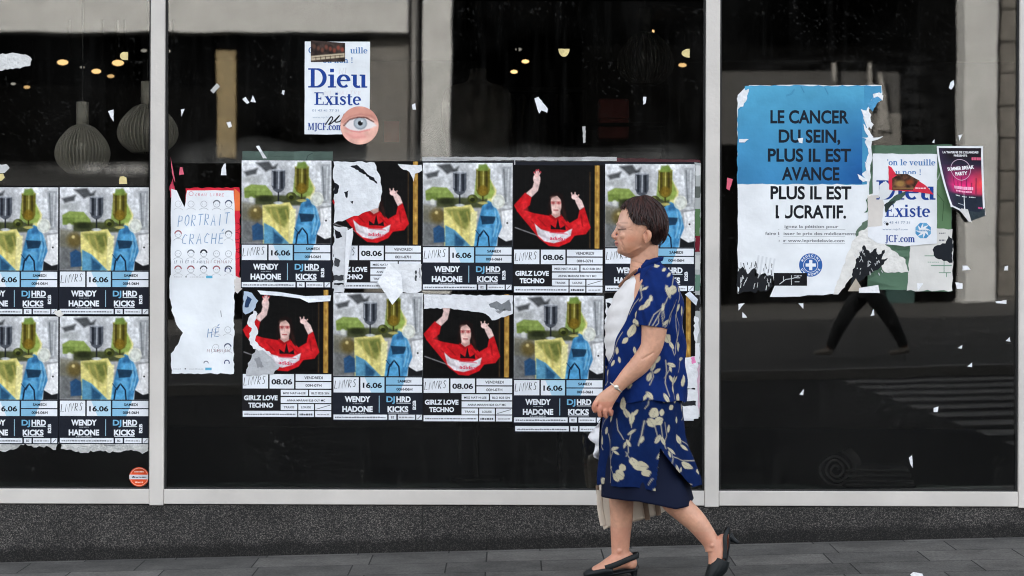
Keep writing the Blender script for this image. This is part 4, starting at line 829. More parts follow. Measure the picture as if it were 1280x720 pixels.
for q in ([(54, 250), (62, 244), (70, 243), (78, 240)], [(59, 240), (59, 246)], [(69, 239), (69, 251)], [(73, 242), (80, 242)], [(73, 247), (79, 247)]): s.stroke(q, .9, (200, 202, 206), 3.4)
s.scribble(72, 240, 82, 0, (170, 172, 176), 1.2, 5, l=3.4)
# blackened lower left corner
s.poly(jag([(1.5, 236), (8, 228), (14, 238), (22, 230), (28, 242), (36, 236), (46, 240), (46, 252), (40, 258), (2, 261)], 2.4, 3, 47), (28, 30, 34), 1.5)
for k in range(46): u_, v_ = rng.uniform(3, 45), rng.uniform(226, 258); s.stroke([(u_, v_), (u_ + rng.uniform(-1.5, 1.5), v_ - rng.uniform(1, 7))], rng.uniform(.4, 1.1), (206, 208, 210) if v_ > 240 else (44, 46, 50), 2.4 + .01 * k)
for k in range(5): s.stroke([(28 + k * 5, 214 + k), (24 + k * 5, 240)], 2.4, (206, 209, 213), 1.5)
cp = s.build('campaign_poster', 'large blue and white campaign poster LE CANCER DU SEIN with a torn right edge', 'poster')
torn(cp, OX, OY, -.0036, [(0, 18), (8, 8), (15, 6), (13, 18), (8, 28), (2, 30)], (222, 224, 227), .9, 3, 51)
torn(cp, OX, OY, -.0036, [(163, 24), (168, 20), (172, 13), (178, 12), (181, 20), (175, 24), (170, 34), (166, 30)], (82, 148, 190), .8, 3, 52, label='blue curl of the torn edge')
for k, q in enumerate(([(170, 12), (178, 10), (183, 14), (182, 20), (176, 15), (171, 17)], [(155, 31), (163, 33), (168, 38), (166, 45), (171, 50), (168, 56), (160, 46)], [(158, 49), (164, 56), (171, 66), (166, 68), (160, 58)], [(156, 66), (168, 67), (183, 65), (176, 69), (166, 71)], [(162, 74), (168, 80), (168, 90), (165, 86)], [(160, 96), (167, 102), (167, 116), (163, 112)], [(151, 112), (158, 116), (167, 120), (158, 122), (153, 118)], [(3, 69), (15, 69), (10, 73), (3, 73)], [(76, 68), (83, 67), (82, 74), (78, 73)])): torn(cp, OX, OY, -.0037 - .0001 * k, q, (224, 226, 229), .5, 3, 53 + k)
s = Sheet(1062, 240, -.0034)       # white and blackened scraps between the two posters
s.base(jag([(22, 4), (34, 0), (30, 30), (36, 60), (70, 84), (74, 100), (44, 100), (40, 92), (20, 86), (-2, 112), (-14, 128), (-20, 128), (-8, 92), (2, 66), (10, 50), (24, 34)], 1.2, 4, 61), (216, 214, 210), .0005)
for k, q in enumerate(([(10, 82), (18, 66), (26, 76), (34, 70), (36, 78), (44, 72), (40, 84), (48, 82), (40, 92), (24, 104), (12, 112), (2, 118), (4, 100)], [(16, 38), (26, 34), (22, 44), (14, 48), (8, 56), (10, 46)], [(20, 10), (24, 6), (24, 22), (18, 26), (22, 18)])): s.poly(jag(q, 1.6, 3, 62 + k), [(30, 32, 36), (92, 112, 96), (70, 104, 78)][k], 1.2)
for k in range(30): u_, v_ = rng.uniform(8, 42), rng.uniform(74, 106); s.stroke([(u_, v_), (u_ + rng.uniform(-3, 3), v_ - rng.uniform(1, 5))], rng.uniform(.4, 1.1), (200, 202, 204), 2 + .01 * k)
s.poly([(-2, 124), (8, 108), (18, 124)], (170, 160, 146), 1.6); s.poly([(12, 120), (36, 116), (38, 126), (12, 126)], (222, 222, 224), 2.6)
s.build('paper_layer', 'ragged white and blackened paper between the campaign poster and the second Dieu poster', 'paper sheet', m=M['scrap'])
s = Sheet(1091, 192, -.0046); s.base(jag([(0, 0), (80, .5), (80, 112), (40, 116), (6, 112), (-6, 104), (-6, 60), (0, 50)], .4, 8, 71), (221, 223, 227), .0005)
s.poly(jag([(-6, 54), (10, 50), (14, 62), (12, 90), (-6, 92)], .8, 4, 72), (204, 198, 192), 1.2)
s.serif("Qu'on le veuille", 41, 14.6, 7.6, MBL, 74, skip=(0, 1)); s.serif('ou non !', 41.5, 26.6, 7.0, MBL, 38, skip=(0,)); s.serif('Dieu', 41.3, 57.4, 24, NAVY, 75); s.serif('Existe', 43.3, 79, 15.6, NAVY, 57)
s.text('01 43 41 77 31', 30, 87.4, 2.8, (120, 136, 158), 33, .01); s.text('www.mjcf.com', 28, 95.6, 2.4, (130, 146, 168), 32, .01); s.serif('MJCF.com', 30, 110.6, 9, NAVY, 46, skip=(0,))
for k in range(8):
    a = k * math.pi / 4; b_ = a + math.pi / 4; s.poly([(63 + 4 * math.cos(a), 96 + 4 * math.sin(a)), (63 + 9.6 * math.cos(a), 96 + 9.6 * math.sin(a)), (63 + 10.4 * math.cos(a + .39), 96 + 10.4 * math.sin(a + .39)), (63 + 9.6 * math.cos(b_), 96 + 9.6 * math.sin(b_)), (63 + 6 * math.cos(a + .39), 96 + 6 * math.sin(a + .39))], (72, 138, 184) if k % 2 else (96, 158, 196), 2)
s.scribble(56, 97, 70, 0, (130, 160, 186), 2, 5, l=2.2)
for k, q in enumerate(([(8, 40), (16, 34), (26, 44), (20, 54), (8, 58)], [(16, 62), (24, 56), (34, 50), (44, 46), (36, 56), (24, 64)])): s.poly(jag(q, 1.4, 3, 73 + k), (214, 216, 218) if k == 0 else (64, 88, 78), 3.4)
s.poly(jag([(14, 64), (20, 60), (28, 58), (22, 66), (16, 74)], .8, 3, 76), (40, 50, 48), 3.6); s.disc(18, 88, 2, (40, 40, 44), 3, 8)
dp = s.build('white_poster', 'damaged white poster Dieu Existe with a red torn sticker across it', 'poster')
s = Sheet(1110, 207, -.0062); s.base(jag([(0, 0), (4, 2), (11, 12), (22, 12), (34, 16), (46, 24), (57, 36), (40, 33), (20, 32), (1, 30)], .5, 5, 77), (206, 44, 68), .0004)
cv = Canvas(34, 20, 1.6, (70, 46, 34)); cv.noise(.9, 4, 7); cv.ell(10, 12, 6, 4, (178, 140, 76), .7, 3); cv.ell(22, 10, 5, 3, (150, 70, 40), .8, 3); cv.line([(2, 18), (32, 18)], 1.5, (190, 150, 90), .6, 2)
s.grid(cv, 5, 10.5, 1)
# trim the photo to the sticker by laying its red rim over it
s.poly([(5, 10), (11, 12), (5, 16)], (206, 44, 68), 1.5); s.poly([(24, 10.4), (39.2, 10.4), (39.2, 18.6), (34, 16)], (221, 223, 227), 1.8); s.poly([(30, 32), (57, 36), (46, 24), (38, 19)], (206, 44, 68), 1.9); s.scribble(34, 29, 47, 0, (236, 200, 206), 2, 8, l=2.4)
s.build('torn_sticker', 'red torn sticker with a dark food photo across the second Dieu poster', 'sticker')
# flyer hanging by its top
s = Sheet(1171, 183, -.005)
cv = Canvas(53, 76, 1.7, (40, 20, 40)); cv.grad((34, 26, 44), (30, 40, 58))
cv.put(np.clip(1 - abs(cv.V - 46) / 26, 0, 1) ** .8, (214, 40, 110)); cv.put(np.clip((cv.U - 34) / 20, 0, 1) * np.clip(1 - abs(cv.V - 44) / 22, 0, 1), (236, 78, 70)); cv.put(np.clip((18 - cv.V) / 8, 0, 1), (26, 20, 28)); cv.put(np.clip((cv.V - 55) / 4, 0, 1), (26, 34, 48)); cv.put(np.clip((14 - cv.U) / 12, 0, 1) * .8, (52, 40, 66))
for x_ in (14, 20, 26, 33, 39, 45): cv.line([(x_, 55), (x_ + 1, 34 + (x_ * 7) % 12)], 1.1, (40, 16, 40), .6)
cv.noise(.12, 6, 3)
def curl(u, v): return np.stack([u + 2 - np.clip(v - 10, 0, 99) * -.03 + np.clip((30 - u) / 30, 0, 1) * np.clip(v / 76, 0, 1) ** 1.3 * 13, v + 2 + np.clip(u / 53, 0, 1) * 5 * (v / 76) ** 2 + np.clip((30 - u) / 30, 0, 1) * -4 * (v / 76) ** 2], -1)
def lift(u, v): return .002 + .03 * np.clip((30 - u) / 30, 0, 1) * (np.clip(v / 76, 0, 1) ** 2) + .016 * np.clip(v / 76, 0, 1) ** 3
def bent(u, v, d=0):
    P = s.pos(curl(np.asarray(u, float).ravel(), np.asarray(v, float).ravel()), 0); P[:, 1] -= lift(np.asarray(u, float).ravel(), np.asarray(v, float).ravel()) + d; return P
U, V = np.meshgrid(np.linspace(-2.4, 55.4, 20), np.linspace(-2.4, 78.4, 26)); q = lambda nx, ny: [(j * nx + i, (j + 1) * nx + i, (j + 1) * nx + i + 1, j * nx + i + 1) for j in range(ny - 1) for i in range(nx - 1)]
s.mb.add(bent(U, V), q(20, 26), (218, 220, 224)); s.mb.add(bent(cv.U, cv.V, .0004), q(cv.nx, cv.ny), linc=lin(cv.c).reshape(-1, 3))
def btext(t, cu, vb, cap, col, wd, off=.03, rot=0):
    Vt, Ft = text2d(t, off); Vt = Vt - (Vt[:, 0].min(), 0); x_ = (Vt[:, 0] / Vt[:, 0].max() - .5) * wd; y_ = -Vt[:, 1] * cap / cap_height(off)
    s.mb.add(bent(cu + x_ * math.cos(rot) - y_ * math.sin(rot), vb + x_ * math.sin(rot) + y_ * math.cos(rot), .0008), Ft, col)
btext("LA TAVERNE DE L'ISLANDAIS", 27, 6.6, 2.8, (226, 226, 230), 45); btext('PRÉSENTE', 27, 10.6, 2.4, (226, 226, 230), 17); btext('SUMMER BREAK', 26, 27, 4.4, (232, 230, 234), 36, .04, -.1); btext('PARTY', 27, 33.5, 4.4, (232, 230, 234), 17, .04, -.1)
a = np.linspace(0, 2 * np.pi, 41)
s.mb.add(np.concatenate([bent(26 + 13.5 * np.cos(a), 27 + 13 * np.sin(a), .0006), bent(26 + 12.9 * np.cos(a), 27 + 12.4 * np.sin(a), .0006)]), [(i, i + 1, 42 + i, 41 + i) for i in range(40)], (206, 180, 200))
for u0, u1, v_, h_, cc in ((14, 42, 51, 3.6, (236, 170, 200)), (16, 40, 54.4, 2, (232, 160, 190)), (41, 53, 15, 3.4, (206, 90, 120)), (14, 22, 60, 1.2, (196, 200, 206)), (26, 33, 60, 1.2, (196, 200, 206)), (36, 44, 60, 1.2, (196, 200, 206)), (16, 30, 70, .9, (170, 176, 186)), (47, 52, 72, 2, (190, 70, 120))):
    u = u0; r = random.Random(int(v_ * 10 + u0))
    while u < u1: d_ = r.uniform(1.2, 3); s.mb.add(bent([u, u, min(u + d_, u1), min(u + d_, u1)], [v_ - h_, v_, v_, v_ - h_], .0009), [(0, 1, 2, 3)], cc); u += d_ + .5
fl = s.build('flyer', 'small dark pink party flyer curling off the glass, right of the second Dieu poster', 'flyer')
flap(fl, 'folded_corner', 1194, 258, -.03, [(0, 2), (14, 4), (18, 20), (14, 19), (6, 8)], [0, .004, .016, .016, .006], (196, 194, 192))
flap(fl, 'folded_corner', 1209, 258, -.03, [(0, 6), (16, 8), (20, 2), (20, 12), (2, 19), (0, 14)], [0, .006, .006, .008, .006, .004], (46, 56, 62))

# ---- crumbs of paper and tape left on the glass
SG = 'paper scraps left on the glass'
def scrap(pts, label, col=(220, 222, 226), amp=.4, y=-.0014, seed=1):
    P = np.array(pts, float); o0 = P.min(0); s = Sheet(o0[0], o0[1], y); s.base(jag((P - o0).tolist(), amp, 3, seed), col, .0006)
    return s.build('paper_scrap', label, 'scrap', SG, m=M['scrap'])
scrap([(0, 68), (14, 66), (32, 68), (40, 74), (38, 82), (28, 84), (10, 87), (-4, 88), (-6, 70)], 'large torn white scrap at the left edge of the photo above the posters', (206, 207, 206), 1)
scrap([(-4, 206), (8, 205), (12, 210), (6, 216), (-4, 217)], 'torn white scrap at the left edge just above the posters', (196, 197, 197), .8)
YEL = (214, 198, 142)
scrap(arc(155, 70, 5, 5, 90, 270, 10) + [(160, 65), (160, 75)], 'yellow half moon of tape above the two ribbed lamps', YEL, .1)
scrap([(149, 225), (150, 221), (154, 220), (158, 222), (159, 230), (149, 230)], 'yellow bit of tape between the ribbed lamps and the posters', YEL, .2)
scrap([(-2, 218), (4, 217), (6, 222), (2, 226), (-2, 226)], 'yellow bit of tape at the left edge above the leftmost poster', YEL, .3)
scrap(arc(705, 61, 7, 10, 0, 180, 12), 'yellow half moon of tape high in the middle pane', YEL, .1)
scrap(arc(862, 66.5, 10, 5.6, 90, 270, 12), 'yellow half moon of tape near the mullion right of the middle pane', YEL, .1)
for pts, lab in (([(135, 139), (142, 137), (142, 152), (138, 146)], 'white triangular scrap between the two ribbed lamps'),
 ([(226, 137), (231, 136), (227, 146)], 'white pointed scrap right of the left mullion beside the second lamp'), ([(263, 113), (271, 104), (275, 108), (267, 117)], 'grey square scrap on the tan post'), ([(283, 153), (288, 152), (290, 158), (286, 160)], 'white speck at the right edge of the tan post'),
 ([(303, 124), (307, 121), (312, 128), (309, 130)], 'left one of the two white specks right of the tan post'), ([(316, 119), (318, 123), (320, 128), (313, 127)], 'right one of the two white specks right of the tan post'), ([(225, 209), (228, 209), (230, 218), (224, 219)], 'white shred above the pink corner of the hand lettered poster'), ([(280, 205), (282, 204), (283, 219), (276, 219), (277, 211)], 'white upright shred left of the green strip'),
 ([(353, 113), (356, 113), (355, 119), (352, 117)], 'white speck left of the Dieu Existe poster'), ([(515, 131), (519, 129), (520, 137), (516, 137)], 'white speck on the mirrored drainpipe'), ([(668, 123), (673, 121), (685, 136), (684, 141), (677, 138), (674, 142), (672, 137)], 'crossed bits of white tape in the dark part of the middle pane'), ([(804, 121), (808, 121), (807, 129), (804, 131)], 'white oval speck in the dark part of the middle pane near its right end'),
 ([(728, 158), (732, 158), (732, 178), (729, 179)], 'thin grey upright tape remnant above the poster wall'), ([(1188, 103), (1192, 100), (1193, 106), (1189, 112), (1186, 110)], 'white crumpled scrap above the flyer on the dark gap'), ([(1198, 169), (1203, 168), (1199, 176)], 'white triangle just above the flyer'), ([(1165, 178), (1168, 174), (1168, 179)], 'tiny white triangle left of the flyer top'),
 ([(923, 380), (931, 379), (923, 388)], 'white triangle under the left corner of the campaign poster'), ([(928, 390), (932, 394), (934, 397), (928, 397)], 'lower white triangle under the left corner of the campaign poster'), ([(998, 379), (1004, 379), (1004, 386)], 'white triangle under the middle of the campaign poster'), ([(1092, 386), (1093, 394), (1088, 395)], 'white triangle between the mirrored legs'), ([(1146, 354), (1154, 354), (1147, 364)], 'white bent corner of tape on the teal door'),
 ([(1203, 332), (1209, 332), (1213, 337), (1203, 338)], 'white scrap on the mirrored pillar, upper of two'), ([(1194, 353), (1203, 354), (1203, 361), (1196, 361)], 'white and blue scrap on the mirrored pillar, lower of two'), ([(1256, 333), (1260, 332), (1260, 338), (1255, 338)], 'white scrap on the mirrored stone wall'), ([(1244, 377), (1258, 375), (1258, 380), (1246, 379)], 'long white scrap at the foot of the mirrored stone wall'),
 ([(1262, 421), (1263, 427), (1257, 426)], 'white triangle low in the right pane nearest the right mullion'), ([(1203, 431), (1202, 436), (1197, 435)], 'white triangle low in the right pane under the pillar'), ([(1215, 453), (1215, 459), (1209, 458)], 'white triangle low in the right pane above the zebra crossing'), ([(1005, 486), (1004, 494), (999, 493)], 'white triangle low in the left half of the right pane'), ([(1167, 510), (1173, 508), (1172, 515), (1167, 515)], 'white twin triangle on the mirrored zebra crossing'), ([(1136, 572), (1140, 569), (1141, 585), (1138, 580)], 'white sliver at the end of the rolled mat'), ([(909, 222), (916, 224), (912, 238), (908, 236)], 'pinkish shred left of the campaign poster'), ([(213, 196), (216, 210), (219, 228), (215, 216)], 'thin pink shred hanging beside the left mullion')):
    scrap(pts, lab, (214, 100, 120) if 'pink' in lab else ((178, 178, 176) if 'grey' in lab else (222, 224, 228)), .3, seed=len(lab))
# ================================================================== inside the shop
M['lamp'] = mat('grey_lamp_slats', (176, 172, 164), rough=.5); M['cord'] = mat('lamp_cord', (20, 20, 20))
def gi(px, py, y):                        # a point in the room behind the glass
    k = 2720 / (10 + y); return ((px - 640) / k, CZ + (360 - py) / k)
def pendant(px, py, y, rpx, hpx, label, m='lamp'):
    x, z = gi(px, py, y); k = 2720 / (10 + y); r, h = rpx / k, hpx / k
    t = thing('pendant_lamp', label, 'lamp', (x, y, z), 'ribbed pendant lamps inside the shop')
    mb = MB(); n = 44                     # upright slats bent round a wide belly
    prof = spline([(.24 * r, h * .52), (.5 * r, h * .44), (.86 * r, h * .2), (r, -.04 * h), (.9 * r, -h * .26), (.62 * r, -h * .42), (.5 * r, -h * .46)], 4)
    for i in range(n):
        a = 2 * math.pi * i / n; d = .0028; ca, sa = math.cos(a), math.sin(a); V = []
        for q, zz_ in prof:
            for qq, s_ in ((q, -1), (q, 1), (q * .86, 1), (q * .86, -1)): V.append((x + qq * ca - s_ * d * sa, y + qq * sa + s_ * d * ca, z + zz_))
        m_ = len(prof); F = [(4 * j + e, 4 * j + (e + 1) % 4, 4 * j + 4 + (e + 1) % 4, 4 * j + 4 + e) for j in range(m_ - 1) for e in range(4)] + [(3, 2, 1, 0), (4 * m_ - 4, 4 * m_ - 3, 4 * m_ - 2, 4 * m_ - 1)]
        mb.add(V, F)
    V, F = loft([(x, y, z - h * .42), (x, y, z), (x, y, z + h * .4)], [r * .5, r * .8, r * .42], 20, 4); mb.add(V, F)
    mb.build('lamp_shade', M[m], t)
    mb = MB(); mb.tube([(x, y, z + h * .5), (x, y, z + h * .98)], r * .23, 18); mb.build('lamp_neck', M[m], t, smooth=True)
    mb = MB(); mb.tube([(x, y, z + h * .98), (x, y, ZT)], .004, 6); mb.build('lamp_cord', M['cord'], t)
    mb = MB(); mb.tube([(x, y, ZT - .05), (x, y, ZT)], .04, 12); mb.build('ceiling_cup', M['cord'], t)
    return t
pendant(102.5, 190, .75, 34.5, 62, 'grey ribbed pendant lamp, the nearer and brighter one in the left pane')
pendant(184, 164, 1.35, 38, 62, 'dark ribbed pendant lamp half behind the left mullion')
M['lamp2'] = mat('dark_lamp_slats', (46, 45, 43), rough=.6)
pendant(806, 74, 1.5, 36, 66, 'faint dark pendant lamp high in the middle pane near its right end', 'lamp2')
SP = [(83, 80, 7, .9), (125, 91, 6, .9), (152, 80.5, 7.5, .9), (143, 97, 4.5, .5), (38, 111, 4, .5), (21, 107, 3, .3), (107, 86, 3, .2), (646, 90, 4.4, 1.3), (660, 77, 4.6, 1.3), (816, 39, 5, 1.0), (856, 81, 5, .7), (651, 62, 4, .25), (184, 65, 4, .25), (213, 65.5, 4.4, .3)]
SPL = ['left one of the bright spotlights above the nearer pendant lamp', 'middle bright spotlight above the nearer pendant lamp', 'bright spotlight right under the yellow half moon of tape', 'small dim spotlight right above the nearer pendant lamp cord', 'small dim spotlight far left of the nearer pendant lamp', 'smallest dim spotlight near the left edge of the photo', 'faint spotlight at the top of the nearer pendant cord', 'lower one of the two warm spotlights in the middle pane', 'upper one of the two warm spotlights in the middle pane', 'spotlight above the faint dark pendant lamp', 'warm spotlight near the right end of the middle pane', 'pale star like spotlight above the two warm ones', 'pale spotlight just left of the left mullion', 'pale spotlight just right of the left mullion']
for (px, py, r, e), lb in zip(SP, SPL):
    y = 4.2 if r > 4 else 5.4; x, z = gi(px, py, y); k = 2720 / (10 + y); r = r / k
    t = thing('ceiling_spotlight', 'lit ' + lb if False else lb, 'spotlight', (x, y, z), 'spotlights inside the shop')
    mb = MB(); V, F = loft([(x - .02, y - .03, z + .0), (x - .01, y + .05, z + .03), (x, y + .09, z + .05)], [r * .6, r * .55, r * .4], 16, 3); mb.add(V, F); mb.build('lamp_body', M['cord'], t, smooth=True)
    mb = MB(); V, F = ball((x - .022, y - .034, z - .002), (r * 1.0, r * .3, r * .5), 14, 8); mb.add(V, F)
    key = 'glow%02d' % int(e * 10)
    if key not in M: M[key] = mat('lit_bulb', (255, 226, 180), emit=((255, 208, 142) if e > .3 else (240, 236, 226), e * .26))
    mb.build('lamp_bulb', M[key], t, smooth=True)
    mb = MB(); mb.tube([(x, y + .07, z + .05), (x, y + .07, ZT)], .008, 6); mb.build('lamp_stem', M['cord'], t)
# the clothes rails far back
M['cloth_dark'] = mat('dark_cloth', (52, 48, 46), rough=.9, noise=.3, nscale=9)
M['cloth_grey'] = mat('grey_cloth', (56, 53, 51), rough=.9, noise=.3, nscale=9)
x0, z0 = gi(575, 112, 3.4); x1, _ = gi(730, 112, 3.4)
t = thing('clothes_rack', 'dim clothes rail far back behind the middle pane', 'clothes rack', ((x0 + x1) / 2, 3.4, .12))
mb = MB(); mb.tube([(x0, 3.4, z0), (x1, 3.4, z0)], .014, 8); mb.build('rail', M['cord'], t)
for x in (x0, x1): mb = MB(); mb.tube([(x, 3.4, .12), (x, 3.4, z0)], .014, 8); mb.build('post', M['cord'], t)
for i in range(11):
    x = x0 + (x1 - x0) * (i + .5) / 11; L = .55 + .2 * ((i * 7) % 5) / 5
    mb = MB(); V, F = loft([(x, 3.4, z0 - .03), (x, 3.4, z0 - .09), (x, 3.4, z0 - .3), (x, 3.4, z0 - L)], [(.012, .03), (.03, .2), (.035, .22), (.04, .24)], 16, 4); mb.add(V, F)
    tag(mb.build('hanging_garment', M['cloth_grey' if i % 3 == 0 else 'cloth_dark'], None, (x, 3.4, z0 - L), True), 'dim garment hanging on the clothes rail far back behind the middle pane', 'garment', 'garments on the rail')
x, z = gi(596, 140, 2.2)
t = thing('mannequin_bust', 'dim dark tailor bust behind the middle pane, right of the mirrored pale pillar', 'mannequin', (x, 2.2, .12))
mb = MB(); V, F = loft([(x, 2.2, z - .42), (x, 2.2, z - .3), (x, 2.2, z - .02), (x, 2.2, z + .13), (x, 2.2, z + .17), (x, 2.2, z + .24)], [(.16, .11), (.16, .11), (.2, .12), (.17, .08), (.06, .06), (.05, .05)], 20, 4); mb.add(V, F); mb.build('bust', M['cloth_grey'], t, smooth=True)
mb = MB(); mb.tube([(x, 2.2, .14), (x, 2.2, z - .4)], .015, 8); mb.build('stand_pole', M['cord'], t); mb = MB(); mb.tube([(x, 2.2, .121), (x, 2.2, .14)], .15, 16); mb.build('stand_base', M['cord'], t)
for i, (px, py) in enumerate(((765, 138), (765, 163))):
    x, z = gi(px, py, 3.0); mb = MB(); mb.box(x - .09, x + .09, 2.85, 3.1, z - .06, z + .06)
    tag(mb.build('red_box', M['red'], None, (x, 3, z - .06), bev=.012), ('upper' if i == 0 else 'lower') + ' dim red box stacked far back under the faint pendant lamp', 'box')
x, z = gi(765, 151, 3.0); t = thing('shelf_unit', 'dim dark shelf carrying two red boxes far back in the shop', 'shelf', (x, 3, .12))
for zz_ in (gi(765, 150.5 , 3)[1] - .045, gi(765, 176, 3)[1] - .055): mb = MB(); mb.box(x - .3, x + .3, 2.8, 3.15, zz_ + .0, zz_ + .018); mb.build('shelf_board', M['dark'], t)
for xx in (x - .31, x + .31): mb = MB(); mb.box(xx - .012, xx + .012, 2.8, 3.15, .12, 2.4); mb.build('side_panel', M['dark'], t)
# red sign behind the smeared glass
x, z = gi(489, 165, .5); mb = MB(); mb.box(x - .036, x + .036, .5, .515, z - .05, z + .05); tag(mb.build('red_sign', M['red'], None, (x, .5, z)), 'small dim red sign behind the glass right of the eye sticker', 'sign')
# rolled mat on the window ledge
M['mat'] = mat('dark_felt', (25, 25, 26), rough=.9, noise=.3, nscale=14, bump=.4, bscale=60)
y = .26; xr, zr = gi(1041, 579, y); k = 2720 / (10 + y); zb = ZS1 - .006; rr_ = 24 / k; zr = zb + rr_ + .001
t = thing('rolled_mat', 'dark rolled up mat lying behind the glass low in the right pane', 'rolled mat', (xr, y, zb))
mb = MB(); th = np.linspace(0, 2 * np.pi * 3.2, 150); rad = rr_ * (.2 + .8 * th / th[-1]) * (1 + .05 * np.sin(th * 1.7) + .03 * np.sin(th * 4.1)); P = [(xr - .0, y, zr)]
Vo = np.stack([xr + rad * np.cos(th), np.full(150, y - .12), zr + rad * np.sin(th)], 1); ri = rad - rr_ * .12; Vi = np.stack([xr + ri * np.cos(th), np.full(150, y - .12), zr + ri * np.sin(th)], 1)
V = np.concatenate([Vo, Vi, Vo + (.06, .2, 0), Vi + (.06, .2, 0)]); F = []
for i in range(149): F += [(i, i + 1, 151 + i, 150 + i), (300 + i, 450 + i, 451 + i, 301 + i), (i, 300 + i, 301 + i, i + 1), (150 + i, 151 + i, 451 + i, 450 + i)]
mb.add(V, F); mb.build('roll', M['mat'], t)
xe = gi(1139, 579, y)[0]; mb = MB()
for j in range(4):
    h = .019; z_ = zb + .003 + j * (h + .006); V, F = loft([(xr + .05, y, z_ + h / 2), ((xr + xe) / 2, y, z_ + h / 2 + .004), (xe - .01 * j, y - .0, z_ + h / 2 + .002)], [(h / 2, .14), (h / 2, .15), (h / 2, .13)], 16, 5, ex=3); mb.add(V, F)
mb.build('folded_end', M['mat'], t, smooth=True)
# ================================================================== the woman walking past
KW = 1 / 300.55; YW = -.95
WX, WZ = (800 - 640) * KW, CZ + (360 - 720) * KW
def P(px, py, y=0.): return ((px - 800) * KW + WX, YW + y, (720 - py) * KW + WZ)
def rings(rows, ex=2.3, n=40, sub=6):
    """rows (py, x front, x back, half width in px, y centre): horizontal sections from top to bottom"""
    A = spline(np.array([(r[0], r[1], r[2], r[3], r[4] if len(r) > 4 else 0) for r in rows], float), sub)
    th = np.linspace(0, 2 * np.pi, n, endpoint=False); c = -np.cos(th); s = -np.sin(th); V = []
    c = np.sign(c) * abs(c) ** (2 / ex); s = np.sign(s) * abs(s) ** (2 / ex)
    for py, xf, xb, hw, yc in A:
        cx, rx = (xf + xb) / 2, (xb - xf) / 2
        V += [P(cx + rx * a, py, (hw * b) * KW + yc * KW) for a, b in zip(c, s)]
    m = len(A); F = [(i * n + j, i * n + (j + 1) % n, (i + 1) * n + (j + 1) % n, (i + 1) * n + j) for i in range(m - 1) for j in range(n)]
    F += [tuple(range(n))[::-1], tuple((m - 1) * n + j for j in range(n))]
    return np.array(V), F
def limb(pts, rad, n=18, sub=5): return loft([P(*p) for p in pts], [tuple(np.array(r) * KW) if not np.isscalar(r) else r * KW for r in rad], n, sub)
def wball(px, py, y, rx, ry, rz): return ball(P(px, py, y * KW), (rx * KW, ry * KW, rz * KW), 20, 14)
woman = thing('person', 'dark haired woman in blue leaf print blouse and skirt walking left past the posters', 'person', (WX, YW, WZ))
parts = []
# head: front and back outline measured at each height, nose, lips, brow and ear added
parts.append(rings([(253.5, 792, 812, 10), (256, 784, 819, 18), (262, 777, 824, 24), (270, 773.6, 826.5, 26.4), (278, 771.6, 827, 27.2), (283, 770.8, 827, 27.2), (287, 771.6, 826.6, 26.8), (293, 771.8, 825, 26), (298.5, 771.2, 822, 24.8), (303, 771, 818, 23.6), (307, 771.6, 814, 22.2), (311, 772, 810, 20.4), (314.5, 773, 806, 17.8), (317.5, 776, 803, 14.5), (320, 781, 800, 10), (322, 786, 797, 5)], 2.3))
parts.append(limb([(772.4, 282.5, 0), (770, 288, 0), (767.4, 292.4, 0), (766.6, 294.6, 0), (769, 297.4, 0), (773, 298, 0)], [(2.0, 2.4), (2.3, 2.8), (2.6, 3.6), (2.7, 4.2), (2.2, 4.4), (1.8, 4)], 14))
for sg in (-1, 1):
    parts.append(wball(770.0, 295.8, sg * 3.5, 2.7, 1.9, 2.0)); parts.append(limb([(772.0, 280.5, sg * 3 * KW), (772.2, 279.2, sg * 9 * KW), (775, 280.6, sg * 16 * KW)], [1.4, 1.8, 1.5], 10)); parts.append(wball(779, 294.5, sg * 14.5, 5.6, 6.0, 5.4))
    parts.append(limb([(806.5, 288.5, sg * 27.5 * KW), (809.5, 292, sg * 29.5 * KW), (809, 298, sg * 29.2 * KW), (805.6, 304, sg * 27.2 * KW)], [(2.2, 3), (3, 3.4), (2.8, 3), (2, 2.2)], 12)); parts.append(wball(804.4, 297, sg * 27, 2.2, 2.4, 6))
    parts.append(wball(774.2, 285.4, sg * 9.4, 3.0, 4.6, 2.7))
parts.append(limb([(772.6, 302.8, -8 * KW), (769.4, 302.4, 0), (772.6, 302.8, 8 * KW)], [1.2, 1.7, 1.2], 10)); parts.append(limb([(773, 306, -7 * KW), (770.4, 306, 0), (773, 306, 7 * KW)], [1.2, 1.7, 1.2], 10)); parts.append(wball(774.8, 313.2, 0, 3.6, 7.4, 3.8))
# neck and trunk
parts.append(limb([(808, 302, 0), (806.5, 316, 0), (804.5, 328, 0), (806, 342, 0), (811, 358, 0)], [(15, 14), (16.4, 14), (16.6, 15), (20, 25), (24, 38)], 24))
parts.append(rings([(338, 797, 822, 20), (344, 790, 830, 42), (352, 786, 840, 54), (366, 778, 846, 56), (390, 768, 850, 52), (420, 764, 850, 50), (450, 765, 848, 50), (480, 764, 848, 54), (510, 764, 846, 56), (535, 768, 840, 52), (550, 776, 832, 40)], 2.3))
